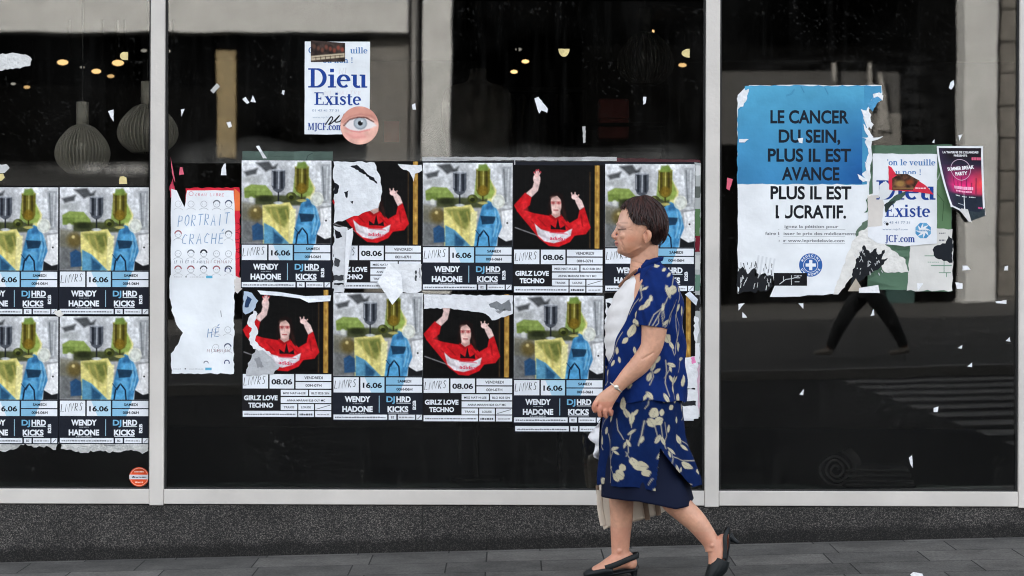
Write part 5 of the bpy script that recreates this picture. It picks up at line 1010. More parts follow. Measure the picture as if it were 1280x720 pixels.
# left arm, swung forward, on the camera side
AY = -.196
parts.append(limb([(822, 352, -.150), (819, 372, -.185), (815, 400, -.205), (812, 424, -.212), (808, 436, -.214), (797, 452, -.214), (783, 466, -.208), (770.5, 479.5, -.200), (765, 486, -.198)], [17, 17, 16.4, 14.2, 13.0, 12.6, 10.4, (7.8, 7.2), (7.4, 7.8)], 22))
HY = -.198
parts.append(limb([(768, 482.5, HY), (761, 490, HY), (754, 498, HY + .003), (749, 504.5, HY + .008)], [(7.6, 7.0), (9.6, 7.2), (11.4, 7.0), (10.6, 5.6)], 18))
for i, (kx, ky, L, rr_) in enumerate(((741.6, 501.6, 8.8, 2.55), (747.4, 506.4, 9.6, 2.65), (753.8, 508.6, 8.6, 2.55), (759.8, 507.8, 7.0, 2.3))):
    yb = HY - .010 + i * .003; dx = -.6 + i * .5
    parts.append(limb([(kx + 4.5 - i * .6, ky - 6.5, yb + .006), (kx, ky, yb), (kx + dx, ky + L * .62, yb + .004), (kx + dx + 1, ky + L, yb + .016), (kx + dx + 2.2, ky + L * .9, yb + .034), (kx + dx + 3, ky + L * .25, yb + .046)], [rr_ * 1.05, rr_ * 1.16, rr_ * .94, rr_ * 1.04, rr_ * .9, rr_ * .74], 12, 4))
parts.append(limb([(762, 488, HY + .018), (752, 492.5, HY + .030), (744.5, 499, HY + .034), (741, 506, HY + .030), (742.2, 511, HY + .026)], [4.4, 4.2, 3.4, 3.1, 2.4], 12, 4))
# right arm, hanging behind the skirt and holding the bag
parts.append(limb([(820, 352, .150), (822, 390, .2), (820, 430, .215), (812, 470, .222), (800, 510, .226), (797, 520, .226)], [17, 16, 13.5, 11, 7.6, 7.4], 20)); parts.append(limb([(798, 517, .226), (795, 530, .226), (793, 542, .222)], [(7.4, 7), (10, 6.4), (9.6, 5)], 16))
for i in range(4):
    x_ = 786.5 + i * 4.8; parts.append(limb([(x_ + 1, 536, .224), (x_ - .5, 546, .232), (x_ - 1, 552, .226), (x_ + .5, 553, .212), (x_ + 1, 548, .203)], [3, 3.1, 3, 2.7, 2.2], 12, 4))
parts.append(limb([(796, 523, .212), (786, 534, .203), (783, 544, .204)], [4, 3.5, 2.8], 12, 4))
# legs: the right one carries her, the left one is pushing off behind
FY, BY = .075, -.085
parts.append(limb([(806, 520, FY), (793, 565, FY), (781, 606, FY), (778.6, 622, FY), (779, 645, FY), (778, 668, FY), (777.6, 688, FY), (778.4, 699, FY)], [(27, 28), (23, 24), (17, 18), (15.8, 16.6), (14.6, 15.4), (12.8, 13.2), (11.4, 10.6), (11.8, 10.2)], 24))
parts.append(limb([(790, 704, FY), (780, 701, FY), (768, 706, FY), (756, 711.5, FY - .004), (744, 715.5, FY - .006), (737, 717, FY - .006)], [(10, 9.5), (12.5, 11), (9.8, 12), (7.2, 13.5), (4.6, 12.5), (3, 8)], 20)); parts.append(wball(791.5, 706, FY / KW, 7.4, 8.8, 8.4)); parts.append(wball(776, 690, FY / KW - 9.2, 3.2, 2.6, 3.6))
parts.append(limb([(814, 520, BY), (822, 565, BY), (832, 604, BY), (840, 622, BY), (853, 634, BY), (868, 648, BY), (880, 663, BY), (888, 675, BY), (891, 683, BY)], [(27, 28), (24, 24), (17.4, 18), (15.8, 16.6), (15.2, 16), (13.8, 14.6), (11.8, 12), (10.6, 10), (11, 10)], 24))
parts.append(limb([(899, 671, BY), (896, 682, BY), (896, 694, BY), (893, 706, BY), (889, 714, BY), (885, 720, BY)], [(9, 9), (12.4, 11), (12, 12), (9.6, 13.4), (6.6, 12.8), (4, 9)], 20)); parts.append(wball(902, 671, BY / KW, 7.2, 8.6, 7.4)); parts.append(wball(888, 677, BY / KW - 8.6, 3.2, 2.6, 3.4))
V, F = union(parts, .0027, 4)
# skin tones: warmer cheeks, lips, brows, shut lids; painted forehead light and jaw shade
px = (V[:, 0] - WX) / KW + 800; py = 720 - (V[:, 2] - WZ) / KW; yy = (V[:, 1] - YW) / KW
K = np.tile(lin((200, 150, 124)), (len(V), 1)); nz = fbm(px + 300, py + yy, 14, 5)[:, None]; K = K * (1 + .30 * (nz - .5) + .26 * (fbm(px + 300, py + yy * .7, 3.2, 15)[:, None] - .5))
def tint(a, col): 
    global K
    a = np.clip(a, 0, 1)[:, None]; K = K * (1 - a) + a * lin(col)
g = lambda cx, cy, sx, sy: np.exp(-((px - cx) / sx) ** 2 - ((py - cy) / sy) ** 2)
tint(.5 * g(786, 299, 9, 5), (196, 112, 76)); tint(.5 * g(788, 312, 10, 6), (176, 108, 70)); tint(.6 * g(773, 276, 11, 16), (218, 180, 164)); tint(.3 * g(769, 294, 4, 4), (210, 140, 122)); tint(.4 * g(806, 296, 6, 8), (202, 128, 88))
tint(.8 * g(770.5, 304.2, 3.8, 2.3) * (px < 777) * (abs(yy) < 9), (176, 86, 88)); tint(.9 * (abs(py - 304.3) < .5) * (px < 776) * (abs(yy) < 8), (104, 44, 46))
tint(.35 * np.exp(-((py - 278.6 - (px - 774) * .03) / 1.0) ** 2) * (px > 771.2) * (px < 783.5) * (abs(yy) > 3.5), (92, 62, 50))
tint(.6 * g(776.5, 284.6, 4.0, 2.2) * (abs(yy) > 3), (128, 100, 100)); tint(.95 * np.exp(-((py - 287.0 + (px - 775) * .10) / .75) ** 2) * (px > 770.8) * (px < 781.4) * (abs(yy) > 4.5), (58, 40, 38))
tint(.25 * g(777, 290, 5, 2.4) * (abs(yy) > 4), (176, 128, 112)); tint(.4 * (np.exp(-((px - 773 - (py - 297) * .6) / .9) ** 2)) * (py > 297) * (py < 308) * (abs(yy) > 6), (160, 104, 86))
tint(.45 * (py > 660) * fbm(px, py, 9, 8), (196, 120, 100)); tint(.4 * (py > 498) * (py < 522) * (px < 772) * (yy < -40), (206, 120, 100)); tint(.25 * (py > 612) * (fbm(px, py * .6, 6, 11) > .58), (188, 136, 116))
tint(.35 * (abs(px - 805.6) < 2) * (py > 290) * (py < 302) * (abs(yy) > 24), (150, 90, 74))
M['skin'] = mat('skin', attr=True, rough=.48, sss=.12, bump=.12, bscale=260)
V = V.copy(); sgn = np.sign(yy) * (abs(yy) > 3); dig = np.zeros(len(V))        # lines of age: nose to mouth, jowl, eye corner, neck
for (x0, y0), (x1, y1), w_, d_ in (((772.6, 297), (777.5, 306.5), 1.0, .9), ((776.5, 308), (780, 314), 1.0, 1.1), ((783, 286), (787.5, 284.5), .6, .4), ((783, 287.4), (788, 288.4), .6, .4), ((790, 326), (806, 331), 1.0, 1.1), ((789, 333), (808, 338), 1.0, 1.1), ((784, 317), (799, 309), 1.6, -1.0), ((768, 478), (760, 484), 1, .8), ((799, 446), (812, 438), 1.2, 1.0)):
    L = (x1 - x0) ** 2 + (y1 - y0) ** 2; t_ = np.clip(((px - x0) * (x1 - x0) + (py - y0) * (y1 - y0)) / L, 0, 1); dig += d_ * np.exp(-(np.hypot(px - x0 - t_ * (x1 - x0), py - y0 - t_ * (y1 - y0)) / w_) ** 2)
V[:, 1] -= np.where(py < 345, sgn, np.where(yy < 0, -1, 0)) * dig * KW
mkraw('body', V, F, M['skin'], woman, None, K, True)
M['eye'] = mat('eye_white', (120, 104, 98), rough=.3)
for sg in (-1, 1):
    mb = MB(); v_, f_ = wball(775.4, 286.0, sg * 9.0, 1.9, 2.6, 1.5); mb.add(v_, f_, (206, 200, 194)); mb.build('eye', M['eye'], woman, smooth=True)

# hair: a cap with hundreds of locks combed back from the crown
HC = np.array((801.5, 281.5)); 
def hair_surf(az, po, k=1.0):            # az 0 = front, 90 = camera side; po from the crown down; in pixels
    rx = 31.4; d = np.array((-math.cos(R(az)) * math.sin(R(po)) * rx, -math.sin(R(az)) * math.sin(R(po)) * 30.6, math.cos(R(po)) * 34.2)) * k
    x = HC[0] + d[0]; return (x, HC[1] - d[2], d[1])
def hair_end(az):
    a = abs(((az + 180) % 360) - 180); return float(np.interp(a, [0, 20, 40, 55, 68, 80, 90, 99, 106, 114, 125, 150, 180], [54, 55, 60, 74, 89, 93, 92, 95, 108, 128, 137, 141, 143]))
mb = MB(); V_, F_ = [], []
na, npz = 72, 20
for i in range(na):
    az = 360 * i / na - 180; e = hair_end(az) - 3
    for j in range(npz): x, y_, w_ = hair_surf(az, max(.5, e * j / (npz - 1)), .975); V_.append(P(x, y_, w_ * KW))
mb.add(V_, [(i * npz + j, ((i + 1) % na) * npz + j, ((i + 1) % na) * npz + j + 1, i * npz + j + 1) for i in range(na) for j in range(npz - 1)], (40, 24, 22))
hr = random.Random(3)
for q in range(2600):
    az = hr.uniform(-180, 180); e = hair_end(az) * hr.uniform(.72, 1.04); s0 = max(2, e * hr.uniform(-.25, .72)); L = hr.uniform(22, 52); e1 = min(e + hr.uniform(-2, 5), s0 + L)
    if e1 - s0 < 8: continue
    sw = hr.uniform(-7, 7) + (14 if abs(az) < 50 else 3) * (1 if az >= 0 else -1); wv = hr.uniform(0, 6.28); kk = hr.uniform(.985, 1.05) + (.03 * hr.random() if s0 < 40 else 0) + (.03 if abs(az) > 140 else 0)
    pts = []
    for t_ in np.linspace(0, 1, 6):
        po = s0 + (e1 - s0) * t_; x, y_, w_ = hair_surf(az + sw * t_ ** 1.3 + 2 * math.sin(wv + 5 * t_), po, kk + .022 * math.sin(3.14 * t_) - .012 * t_ + (.05 * t_ ** 3 if abs(az) < 40 and hr.random() < .5 else 0)); pts.append(P(x, y_, w_ * KW))
    r0 = hr.uniform(.55, 1.15); v_, f_ = loft(pts, [(r0 * .5 * KW, r0 * KW * .6)] + [(r0 * .6 * KW, r0 * KW)] * 3 + [(r0 * .4 * KW, r0 * .7 * KW), (r0 * .1 * KW, r0 * .15 * KW)], 5, 1)
    top = max(0, 1 - s0 / 60); c_ = hr.uniform(.75, 1.25); mb.add(v_, f_, tuple(np.clip(np.array((35, 21, 19)) * c_ + np.array((40, 17, 13)) * hr.random() ** 3, 0, 255)))
M['hair'] = mat('dark_auburn_hair', attr=True, rough=.42, spec=.35)
for q in range(150):                     # flyaways
    az, po = hr.uniform(-180, 180), hr.uniform(5, 100); e1 = po + hr.uniform(14, 30); 
    if e1 > hair_end(az) + (1 if abs(az) < 100 else 10): continue
    sw = hr.uniform(-20, 20); pts = [P(*(lambda h: (h[0], h[1], h[2] * KW))(hair_surf(az + sw * t_, po + (e1 - po) * t_, 1.03 + .07 * t_ * hr.uniform(.3, 1)))) for t_ in np.linspace(0, 1, 5)]
    v_, f_ = loft(pts, [.0011, .0011, .001, .0008, .0004], 4, 1); mb.add(v_, f_, (62, 34, 28))
mb.build('hair', M['hair'], woman, smooth=True)

# ---- the print of blouse and skirt: cream leaves and stems, laid out along the cloth's girth and height
CX, RX = 806.0, 52.0
def uu(x): return CX + RX * math.asin(max(-.999, min(.999, (x - CX) / RX)))
LEAF = [(836, 362, 8, 5.5, -.3), (841, 343, 5.5, 3.8, .7), (830, 364, 3, 8.6, -.35), (853, 388, 3.4, 7, -.4), (846, 384, 3, 5, .5), (786, 412, 5.6, 8.5, .3), (791, 402, 3, 5, -.5), (780, 424, 3, 5, .8), (805, 378, 3, 6.5, .5), (799, 383, 2.4, 5, .9), (809, 372, 2, 4, -.2), (789, 391, 2.4, 5, .2), (787, 400, 2, 3, .2), (829, 421, 5, 6, -.6), (835, 430, 2.6, 6, -.7), (846, 432, 4, 6.5, -.5), (770, 437, 3, 4.5, .2), (766, 452, 2.4, 4, .5), (786, 478, 4, 5.5, .4), (817, 447, 2.4, 5, .5), (812, 456, 2.6, 6, .4), (808, 468, 2.6, 6, .3), (817, 461, 2.2, 5, 1), (838, 474, 2.4, 6.4, .1), (834, 471, 2, 5, -.6), (842, 472, 2, 5, .6), (838, 484, 2.2, 5, -.3), (852, 474, 3, 7, .1), (826, 494, 2.6, 6.5, -.4), (846, 495, 3.4, 6.4, .5), (773, 448, 2, 4, -.3), (856, 410, 2.4, 6, .2), (862, 350, 3, 6, -.3), (782, 358, 1.6, 4, .3), (818, 332, 4, 2.2, -.4), (826, 337, 3.4, 1.8, -.6), (832, 343, 3.2, 1.8, -.7),
        (778, 502, 4.6, 8, -.3), (783, 512, 3, 7, -.5), (791, 519, 3, 8, .1), (787, 514, 2, 5, -.6), (795, 512, 2, 5, .6), (815, 512, 6, 6.5, .4), (820, 522, 6, 5.6, -.5), (812, 524, 5.6, 5, 1), (824, 512, 3.4, 4.4, .2), (846, 522, 2.6, 4, .2), (838, 506, 3, 4, 1), (764, 520, 2.2, 6, .4), (759, 536, 2.6, 4.4, .2), (756, 548, 2.6, 6, -.3), (776, 588, 7, 6, .5), (771, 592, 4.4, 5.4, -.6), (779, 579, 4.4, 5, .9), (797, 577, 8.2, 6, .2), (791, 572, 4, 6, -.3), (801, 585, 5, 4.6, -.5), (812, 601, 3.4, 7, -.2), (808, 606, 2.4, 4, .4), (793, 608, 3, 2.6, 0), (847, 578, 6.4, 4, .6), (853, 586, 3, 3, 0), (847, 546, 3.4, 6.6, -.4), (850, 556, 2.4, 5, -.7), (857, 562, 2, 5, -.2), (818, 544, 2.6, 6, .6), (824, 546, 2.4, 6, -.4), (866, 592, 3, 4, .3), (754, 591, 3, 7, .1), (757, 600, 3, 6, -.2), (833, 532, 2.4, 5, .3), (802, 545, 2, 5, .4)]
STEM = [([(838, 345), (834, 362), (826, 378), (816, 396), (810, 406)], 1.1), ([(826, 378), (822, 392), (824, 406)], 1), ([(822, 384), (812, 392), (806, 405)], 1), ([(818, 392), (818, 402), (814, 406)], .9), ([(842, 374), (834, 390), (828, 406)], .9), ([(845, 380), (843, 394), (846, 404), (842, 420), (840, 440)], 1.3), ([(841, 392), (839, 408), (843, 424)], .9), ([(796, 350), (784, 362), (800, 357)], 1), ([(790, 366), (782, 378), (778, 392)], .9), ([(834, 428), (838, 442)], 1), ([(826, 448), (828, 462), (827, 476), (830, 492)], 1), ([(809, 452), (813, 468), (808, 478)], .9), ([(838, 470), (840, 496)], .9), ([(775, 414), (768, 432), (762, 452)], .8), ([(768, 398), (763, 420)], .7), ([(852, 350), (857, 380), (856, 404)], .9),
        ([(805, 522), (802, 540), (798, 552)], 1.3), ([(822, 522), (824, 540), (826, 556)], 1), ([(828, 524), (830, 540), (826, 548)], .9), ([(815, 526), (818, 540)], .9), ([(791, 512), (791, 530)], .9), ([(761, 540), (766, 566), (764, 584), (763, 600)], 1.6), ([(766, 546), (762, 568), (769, 590)], 1), ([(784, 560), (788, 568)], .9), ([(818, 562), (816, 580), (812, 594)], .9), ([(832, 566), (846, 572), (858, 573)], 1.1), ([(773, 520), (776, 534), (782, 545)], .9), ([(848, 546), (860, 566)], .9), ([(802, 600), (806, 592)], .8), ([(757, 522), (754, 540), (757, 560)], .9)]
sr = random.Random(12)
for k in range(400):                     # small sprigs between the big flowers
    x, y = sr.uniform(CX - RX, CX + RX), sr.uniform(346, 604)
    if len(LEAF) > 150 or min(math.hypot(x - l[0], (y - l[1])) for l in LEAF) < 14: continue
    a = sr.uniform(0, 3.14); LEAF.append((x, y, sr.uniform(1.6, 2.6), sr.uniform(4.4, 6.5), a))
    if sr.random() < .6: LEAF.append((x + 5 * math.cos(a), y + 5 * math.sin(a), 1.6, 4.2, a + .9))
    STEM.append(([(x, y), (x - 5 * math.sin(a) + 2, y + 5 + 7 * abs(math.cos(a))), (x - 7 * math.sin(a), y + 16)], .9))
LE = [(uu(a), b, c, d, e) for a, b, c, d, e in LEAF]; STE = [([(uu(a), b) for a, b in p], w_) for p, w_ in STEM]
PER = 2 * math.pi * RX
def print_mask(u, v):
    m = np.zeros(len(u)); wob = (fbm(u + 900, v, 5, 77) - .5)
    for sh, dv in ((0, 0), (PER / 2, 13), (-PER / 2, 13)):
        for cx, cy, a, b, r_ in LE:
            near = np.where((abs(u - cx - sh) < 12) & (abs(v - cy - dv) < 12))[0]
            if len(near) == 0: continue
            x, y = u[near] - cx - sh, v[near] - cy - dv; c_, s_ = math.cos(r_), math.sin(r_); xr_, yr_ = x * c_ + y * s_, -x * s_ + y * c_
            d = abs(xr_ / a) ** 1.6 + abs(yr_ / b) ** 1.6 + wob[near] * .7; rib = (abs(xr_ if b > a else yr_) < .35) & (max(a, b) > 5)
            m[near] = np.maximum(m[near], np.clip((1 - d) * min(a, b) + .5, 0, 1) * np.where(rib, .62, 1))
        for pts, w_ in STE:
            for (x0, y0), (x1, y1) in zip(pts[:-1], pts[1:]):
                x0s, x1s, y0s, y1s = x0 + sh, x1 + sh, y0 + dv, y1 + dv
                near = np.where((u > min(x0s, x1s) - 3) & (u < max(x0s, x1s) + 3) & (v > min(y0s, y1s) - 3) & (v < max(y0s, y1s) + 3))[0]
                if len(near) == 0: continue
                L = (x1s - x0s) ** 2 + (y1s - y0s) ** 2; t_ = np.clip(((u[near] - x0s) * (x1s - x0s) + (v[near] - y0s) * (y1s - y0s)) / L, 0, 1)
                d = np.hypot(u[near] - x0s - t_ * (x1s - x0s), v[near] - y0s - t_ * (y1s - y0s)); m[near] = np.maximum(m[near], .8 * np.clip(w_ / 2 - d + .5, 0, 1))
    return m
BLUE, CREAM = (12, 36, 92), (190, 182, 156)
M['print_cloth'] = mat('printed_blue_cloth', attr=True, rough=.85, spec=.1, bump=.9, bscale=13, noise=.10, nscale=30)
def cloth(name, rows, th0, nt, nz, fold, parent=woman, col=BLUE, printed=True, keep=None, thick=.0022, m=None, ex=2.25, seed=0, colv=None):
    """an open shell round the body: rows (py, x front, x back, half width); th0(py) = where the cloth starts, measured from the front"""
    A = np.array(rows, float); pyv = np.linspace(A[0, 0], A[-1, 0], nz)
    As = spline(A, 8); f = lambda k: np.interp(pyv, As[:, 0], As[:, k])
    xf, xb, hw = f(1), f(2), f(3); T = np.zeros((nz, nt)); 
    for i, p in enumerate(pyv): t0 = th0(p); T[i] = np.linspace(t0, 2 * np.pi - t0, nt)
    PY = np.repeat(pyv[:, None], nt, 1); c, s = np.cos(T), np.sin(T); c = np.sign(c) * abs(c) ** (2 / ex); s = np.sign(s) * abs(s) ** (2 / ex)
    cx, rx = ((xf + xb) / 2)[:, None], ((xb - xf) / 2)[:, None]
    fo = fold(T, PY); X = cx - (rx + fo) * c; Y = -(hw[:, None] + fo) * s
    def pt(X, Y, PYY): return np.stack([(X - 800) * KW + WX, YW + Y * KW, (720 - PYY) * KW + WZ], -1).reshape(-1, 3)
    if colv is not None: PY = colv(T, PY)
    O_ = pt(X, Y, PY); t_ = thick / KW; I_ = pt(cx - (rx + fo - t_) * c, -(hw[:, None] + fo - t_) * s, PY); n = nz * nt
    closed = th0(pyv[0]) == 0 and th0(pyv[-1]) == 0
    ok = np.ones((nz - 1, nt - 1), bool)
    if keep is not None:
        mx, my, mt = (X[1:, 1:] + X[:-1, :-1]) / 2, (PY[1:, 1:] + PY[:-1, :-1]) / 2, (T[1:, 1:] + T[:-1, :-1]) / 2; ok = keep(mx, my, mt)
    F = []
    for i in range(nz - 1):
        for j in range(nt - 1):
            if not ok[i, j]: continue
            a, b, d, e = i * nt + j, i * nt + j + 1, (i + 1) * nt + j + 1, (i + 1) * nt + j
            F.append((a, e, d, b)); F.append((n + a, n + b, n + d, n + e))
            if i == 0 or not ok[i - 1, j]: F.append((a, b, n + b, n + a))
            if i == nz - 2 or not ok[i + 1, j]: F.append((e, n + e, n + d, d))
            if (j == 0 and not closed) or (j > 0 and not ok[i, j - 1]): F.append((a, n + a, n + e, e))
            if (j == nt - 2 and not closed) or (j < nt - 2 and not ok[i, j + 1]): F.append((b, d, n + d, n + b))
    if printed:
        u = (CX + (T - np.pi / 2) * RX).ravel(); a = print_mask(u, PY.ravel())[:, None]; Kk = lin(col) * (1 - a) + lin(CREAM) * a
    else: Kk = np.tile(lin(col), (n, 1))
    return O_, I_, F, np.concatenate([Kk, Kk])
def nf(T, PY, s): return fbm(T * 40 + 400, PY * .35, 24, s) - .5
# white top under the blouse
V, F = rings([(345, 787, 826, 34), (352, 779, 836, 44), (365, 771, 842, 50), (385, 761, 845, 50), (410, 756.4, 846, 49), (435, 757, 846, 49), (460, 762, 846, 50), (484, 768, 846, 50)], 2.2, 60)
X = V.copy(); ppx = (V[:, 0] - WX) / KW + 800; ppy = 720 - (V[:, 2] - WZ) / KW
X[:, 0] += KW * 1.2 * np.sin(ppy * .35 + ppx * .1) * (ppx < 780); M['white_top'] = mat('white_jersey', (216, 214, 214), rough=.8, bump=.25, bscale=22, noise=.04, nscale=30)
mkraw('white_top', X, F, M['white_top'], woman, None, np.tile(lin((216, 214, 214)), (len(V), 1)), True)
# necklace of small brown beads
M['beads'] = mat('brown_beads', (120, 78, 54), rough=.3, noise=.5, nscale=60); mb = MB()
for t_ in np.linspace(0, 1, 34):
    q_ = 2 * t_ - 1; mb.add(*wball(774.5 + 19 * abs(q_) ** 1.2, 358 - 20 * abs(q_), 31 * q_, 1.9, 1.9, 1.9), (120, 78, 54))
mb.build('necklace', M['beads'], woman, smooth=True)
# blouse: body shell open at the front, and two short sleeves
ft = lambda p: R(float(np.interp(p, [324, 340, 360, 400, 440, 470, 484, 505], [42, 55, 62, 54, 36, 16, 9, 7])))
fold = lambda T, PY: 7.5 * nf(T, PY, 3) + 2.2 * np.sin(T * 9 + PY * .03) * np.clip((PY - 400) / 90, 0, 1) + 1.5 * np.sin((PY - T * 26) * .13) * np.clip((PY - 350) / 40, 0, 1)
O_, I_, F, Kk = cloth('blouse', [(324, 801, 825, 17), (330, 797, 829, 21), (337, 791, 836, 32), (345, 786, 843, 46), (356, 781, 849, 54), (372, 774, 853, 57), (395, 764, 856, 58), (420, 758, 857, 58), (450, 755, 857, 59), (480, 754, 857.5, 62), (500, 754, 858, 64)], ft, 300, 170, fold, colv=lambda T, PY: PY + np.clip((PY - 440) / 60, 0, 1) * (2.4 * np.sin(T * 2 + 1) + 1.2 * np.sin(T * 7)))
mb = MB(); mb.add(np.concatenate([O_, I_]), F, linc=Kk)
for sg in (-1, 1):
    C_ = [(818, 341, .105), (820, 350, .150), (819, 362, .180), (816, 380, .200), (813, 396, .207), (811.5, 407, .209)]; R_ = [(12, 12), (19, 19), (22, 20), (21.5, 19.5), (20, 18.6), (19.4, 18.2)]
    A = spline(np.hstack([np.array([(a, b, sg * c) for a, b, c in C_]), np.array(R_)]), 14); n = 110; th = np.linspace(0, 2 * np.pi, n, endpoint=False); Vv = []; Kv = []
    T3 = np.gradient(np.stack([(A[:, 0]), A[:, 2] / KW, A[:, 1]], 1), axis=0); T3 /= np.linalg.norm(T3, axis=1)[:, None]; uo = []; vo = []
    for a, t3 in zip(A, T3):
        c = np.array((a[0], a[2] / KW, a[1])); side = np.cross(t3, (0, 1, 0)); side /= np.linalg.norm(side); oth = np.cross(side, t3)
        rip = 1 + .05 * np.sin(th * 5 + a[1] * .13) * np.clip((a[1] - 350) / 30, 0, 1) + .03 * np.sin(th * 11 + a[1] * .3)
        q = c + np.outer(np.cos(th) * a[3] * rip, side) + np.outer(np.sin(th) * a[4] * rip, oth); Vv.append(q); uo.append(uu_ if False else q[:, 0]); vo.append(q[:, 2])
    q = np.concatenate(Vv); q2 = q.copy(); cen = np.repeat(np.stack([A[:, 0], A[:, 2] / KW, A[:, 1]], 1), n, 0); q2 = q + (cen - q) * .06
    tow = lambda q: np.stack([(q[:, 0] - 800) * KW + WX, YW + q[:, 1] * KW, (720 - q[:, 2]) * KW + WZ], 1)
    u_ = CX + RX * np.arcsin(np.clip((q[:, 0] - CX) / RX, -.99, .99)) + (PER / 2 if sg > 0 else 0); a_ = print_mask(u_, q[:, 2])[:, None]; Kq = lin(BLUE) * (1 - a_) + lin(CREAM) * a_
    m_ = len(A); N = m_ * n; F2 = []
    for i in range(m_ - 1):
        for j in range(n):
            k_ = (j + 1) % n; F2.append((i * n + j, i * n + k_, (i + 1) * n + k_, (i + 1) * n + j)); F2.append((N + i * n + j, N + (i + 1) * n + j, N + (i + 1) * n + k_, N + i * n + k_))
    for j in range(n): k_ = (j + 1) % n; e = (m_ - 1) * n; F2.append((e + j, e + k_, N + e + k_, N + e + j))
    mb.add(np.concatenate([tow(q), tow(q2)]), F2, linc=np.concatenate([Kq, Kq]))
# turned collar
v_, f_ = loft([P(*p) for p in ((793, 345, -.075), (802, 335, -.078), (813, 327, -.07), (823, 324, -.045), (828, 323, 0), (823, 324, .045), (813, 327, .07), (802, 335, .078), (793, 345, .075))], [(.003, .010), (.005, .013), (.005, .013), (.004, .011), (.004, .010), (.004, .011), (.005, .013), (.005, .013), (.003, .010)], 14, 6, up=(.35, 0, 1)); cq = (v_[:, 0] - WX) / KW + 800; cv_ = 720 - (v_[:, 2] - WZ) / KW; a_ = np.clip(print_mask(CX + RX * np.arcsin(np.clip((cq - CX) / RX, -.99, .99)), cv_), 0, 1)[:, None]; mb.add(v_, f_, linc=lin(BLUE) * (1 - a_) + lin(CREAM) * a_)
mb.build('blouse', M['print_cloth'], woman, smooth=True)
# skirt: plain navy lining and printed overskirt, parted at the side and blown back
sk = lambda p: 0.0
folds = lambda T, PY: (3.4 * np.sin(T * 7 + .8) + 2.2 * np.sin(T * 13 + PY * .03)) * np.clip((PY - 500) / 90, 0, 1) + 6.0 * nf(T, PY, 9)
def part(mx, my, mt): 
    near = (mt < np.pi); lo = (my - 556) / (612 - 556)
    return ~(near & (my > 556) & (mx > 821 - 6 * lo) & (mx < 823 + 48 * lo ** 1.15))
O_, I_, F, Kk = cloth('skirt', [(478, 765, 848, 55), (500, 756, 853, 60), (525, 752.5, 855, 62), (550, 751, 858, 64), (575, 750.5, 868, 66), (592, 750.5, 874, 67), (605, 751, 876, 67)], sk, 320, 130, folds, keep=part, colv=lambda T, PY: PY + np.clip((PY - 560) / 45, 0, 1) * (2.2 * np.sin(T * 3 + 2) + 1.0 * np.sin(T * 9)) - 3 * np.clip((PY - 560) / 45, 0, 1) * (np.cos(T) > .8))
mb = MB(); mb.add(np.concatenate([O_, I_]), F, linc=Kk * np.where(Kk[:, :1] > .1, .85, np.array((.62, .68, .60))))
mb.build('overskirt', M['print_cloth'], woman, smooth=True)
def hem(T, PY):
    near = -np.cos(T); x01 = (near + 1) / 2; low = np.interp(x01, [0, .4, .55, .75, .9, 1], [0, 1.5, 6, 11.5, 9, 3]) ; return PY + np.clip((PY - 560) / 59, 0, 1) * low
O_, I_, F, Kk = cloth('lining', [(482, 768, 845, 52), (520, 757, 850, 58), (560, 755, 852, 60), (590, 753.5, 858, 61), (606, 752.6, 864, 61.5), (619, 752.5, 868, 61.5)], sk, 200, 60, lambda T, PY: 1.3 * np.sin(T * 6) * np.clip((PY - 540) / 60, 0, 1), col=(9, 18, 42), printed=False, colv=hem)
mb = MB(); mb.add(np.concatenate([O_, I_]), F, linc=Kk); M['lining'] = mat('navy_lining', (9, 18, 42), rough=.7, spec=.15); mb.build('underskirt', M['lining'], woman, smooth=True)
# bracelet
mb = MB(); c = np.array(P(767.5, 481, -.199)); ax = np.array((-.62, 0, -.78)); s1 = np.array((0, 1., 0)); s2 = np.cross(ax, s1); pts = [c + 8.8 * KW * (math.cos(a) * s1 + math.sin(a) * s2) for a in np.linspace(0, 2 * np.pi, 28)]
v_, f_ = loft(pts, [(.0026, .0026)] * 28, 8, 1); mb.add(v_, f_, (206, 200, 190)); mb.add(*ball(c + np.array((.0, -.028, .002)), (.010, .006, .010), 14, 8), (224, 222, 216)); M['bracelet'] = mat('pale_metal', (214, 208, 196), rough=.3, metal=.6); mb.build('bracelet', M['bracelet'], woman, smooth=True)
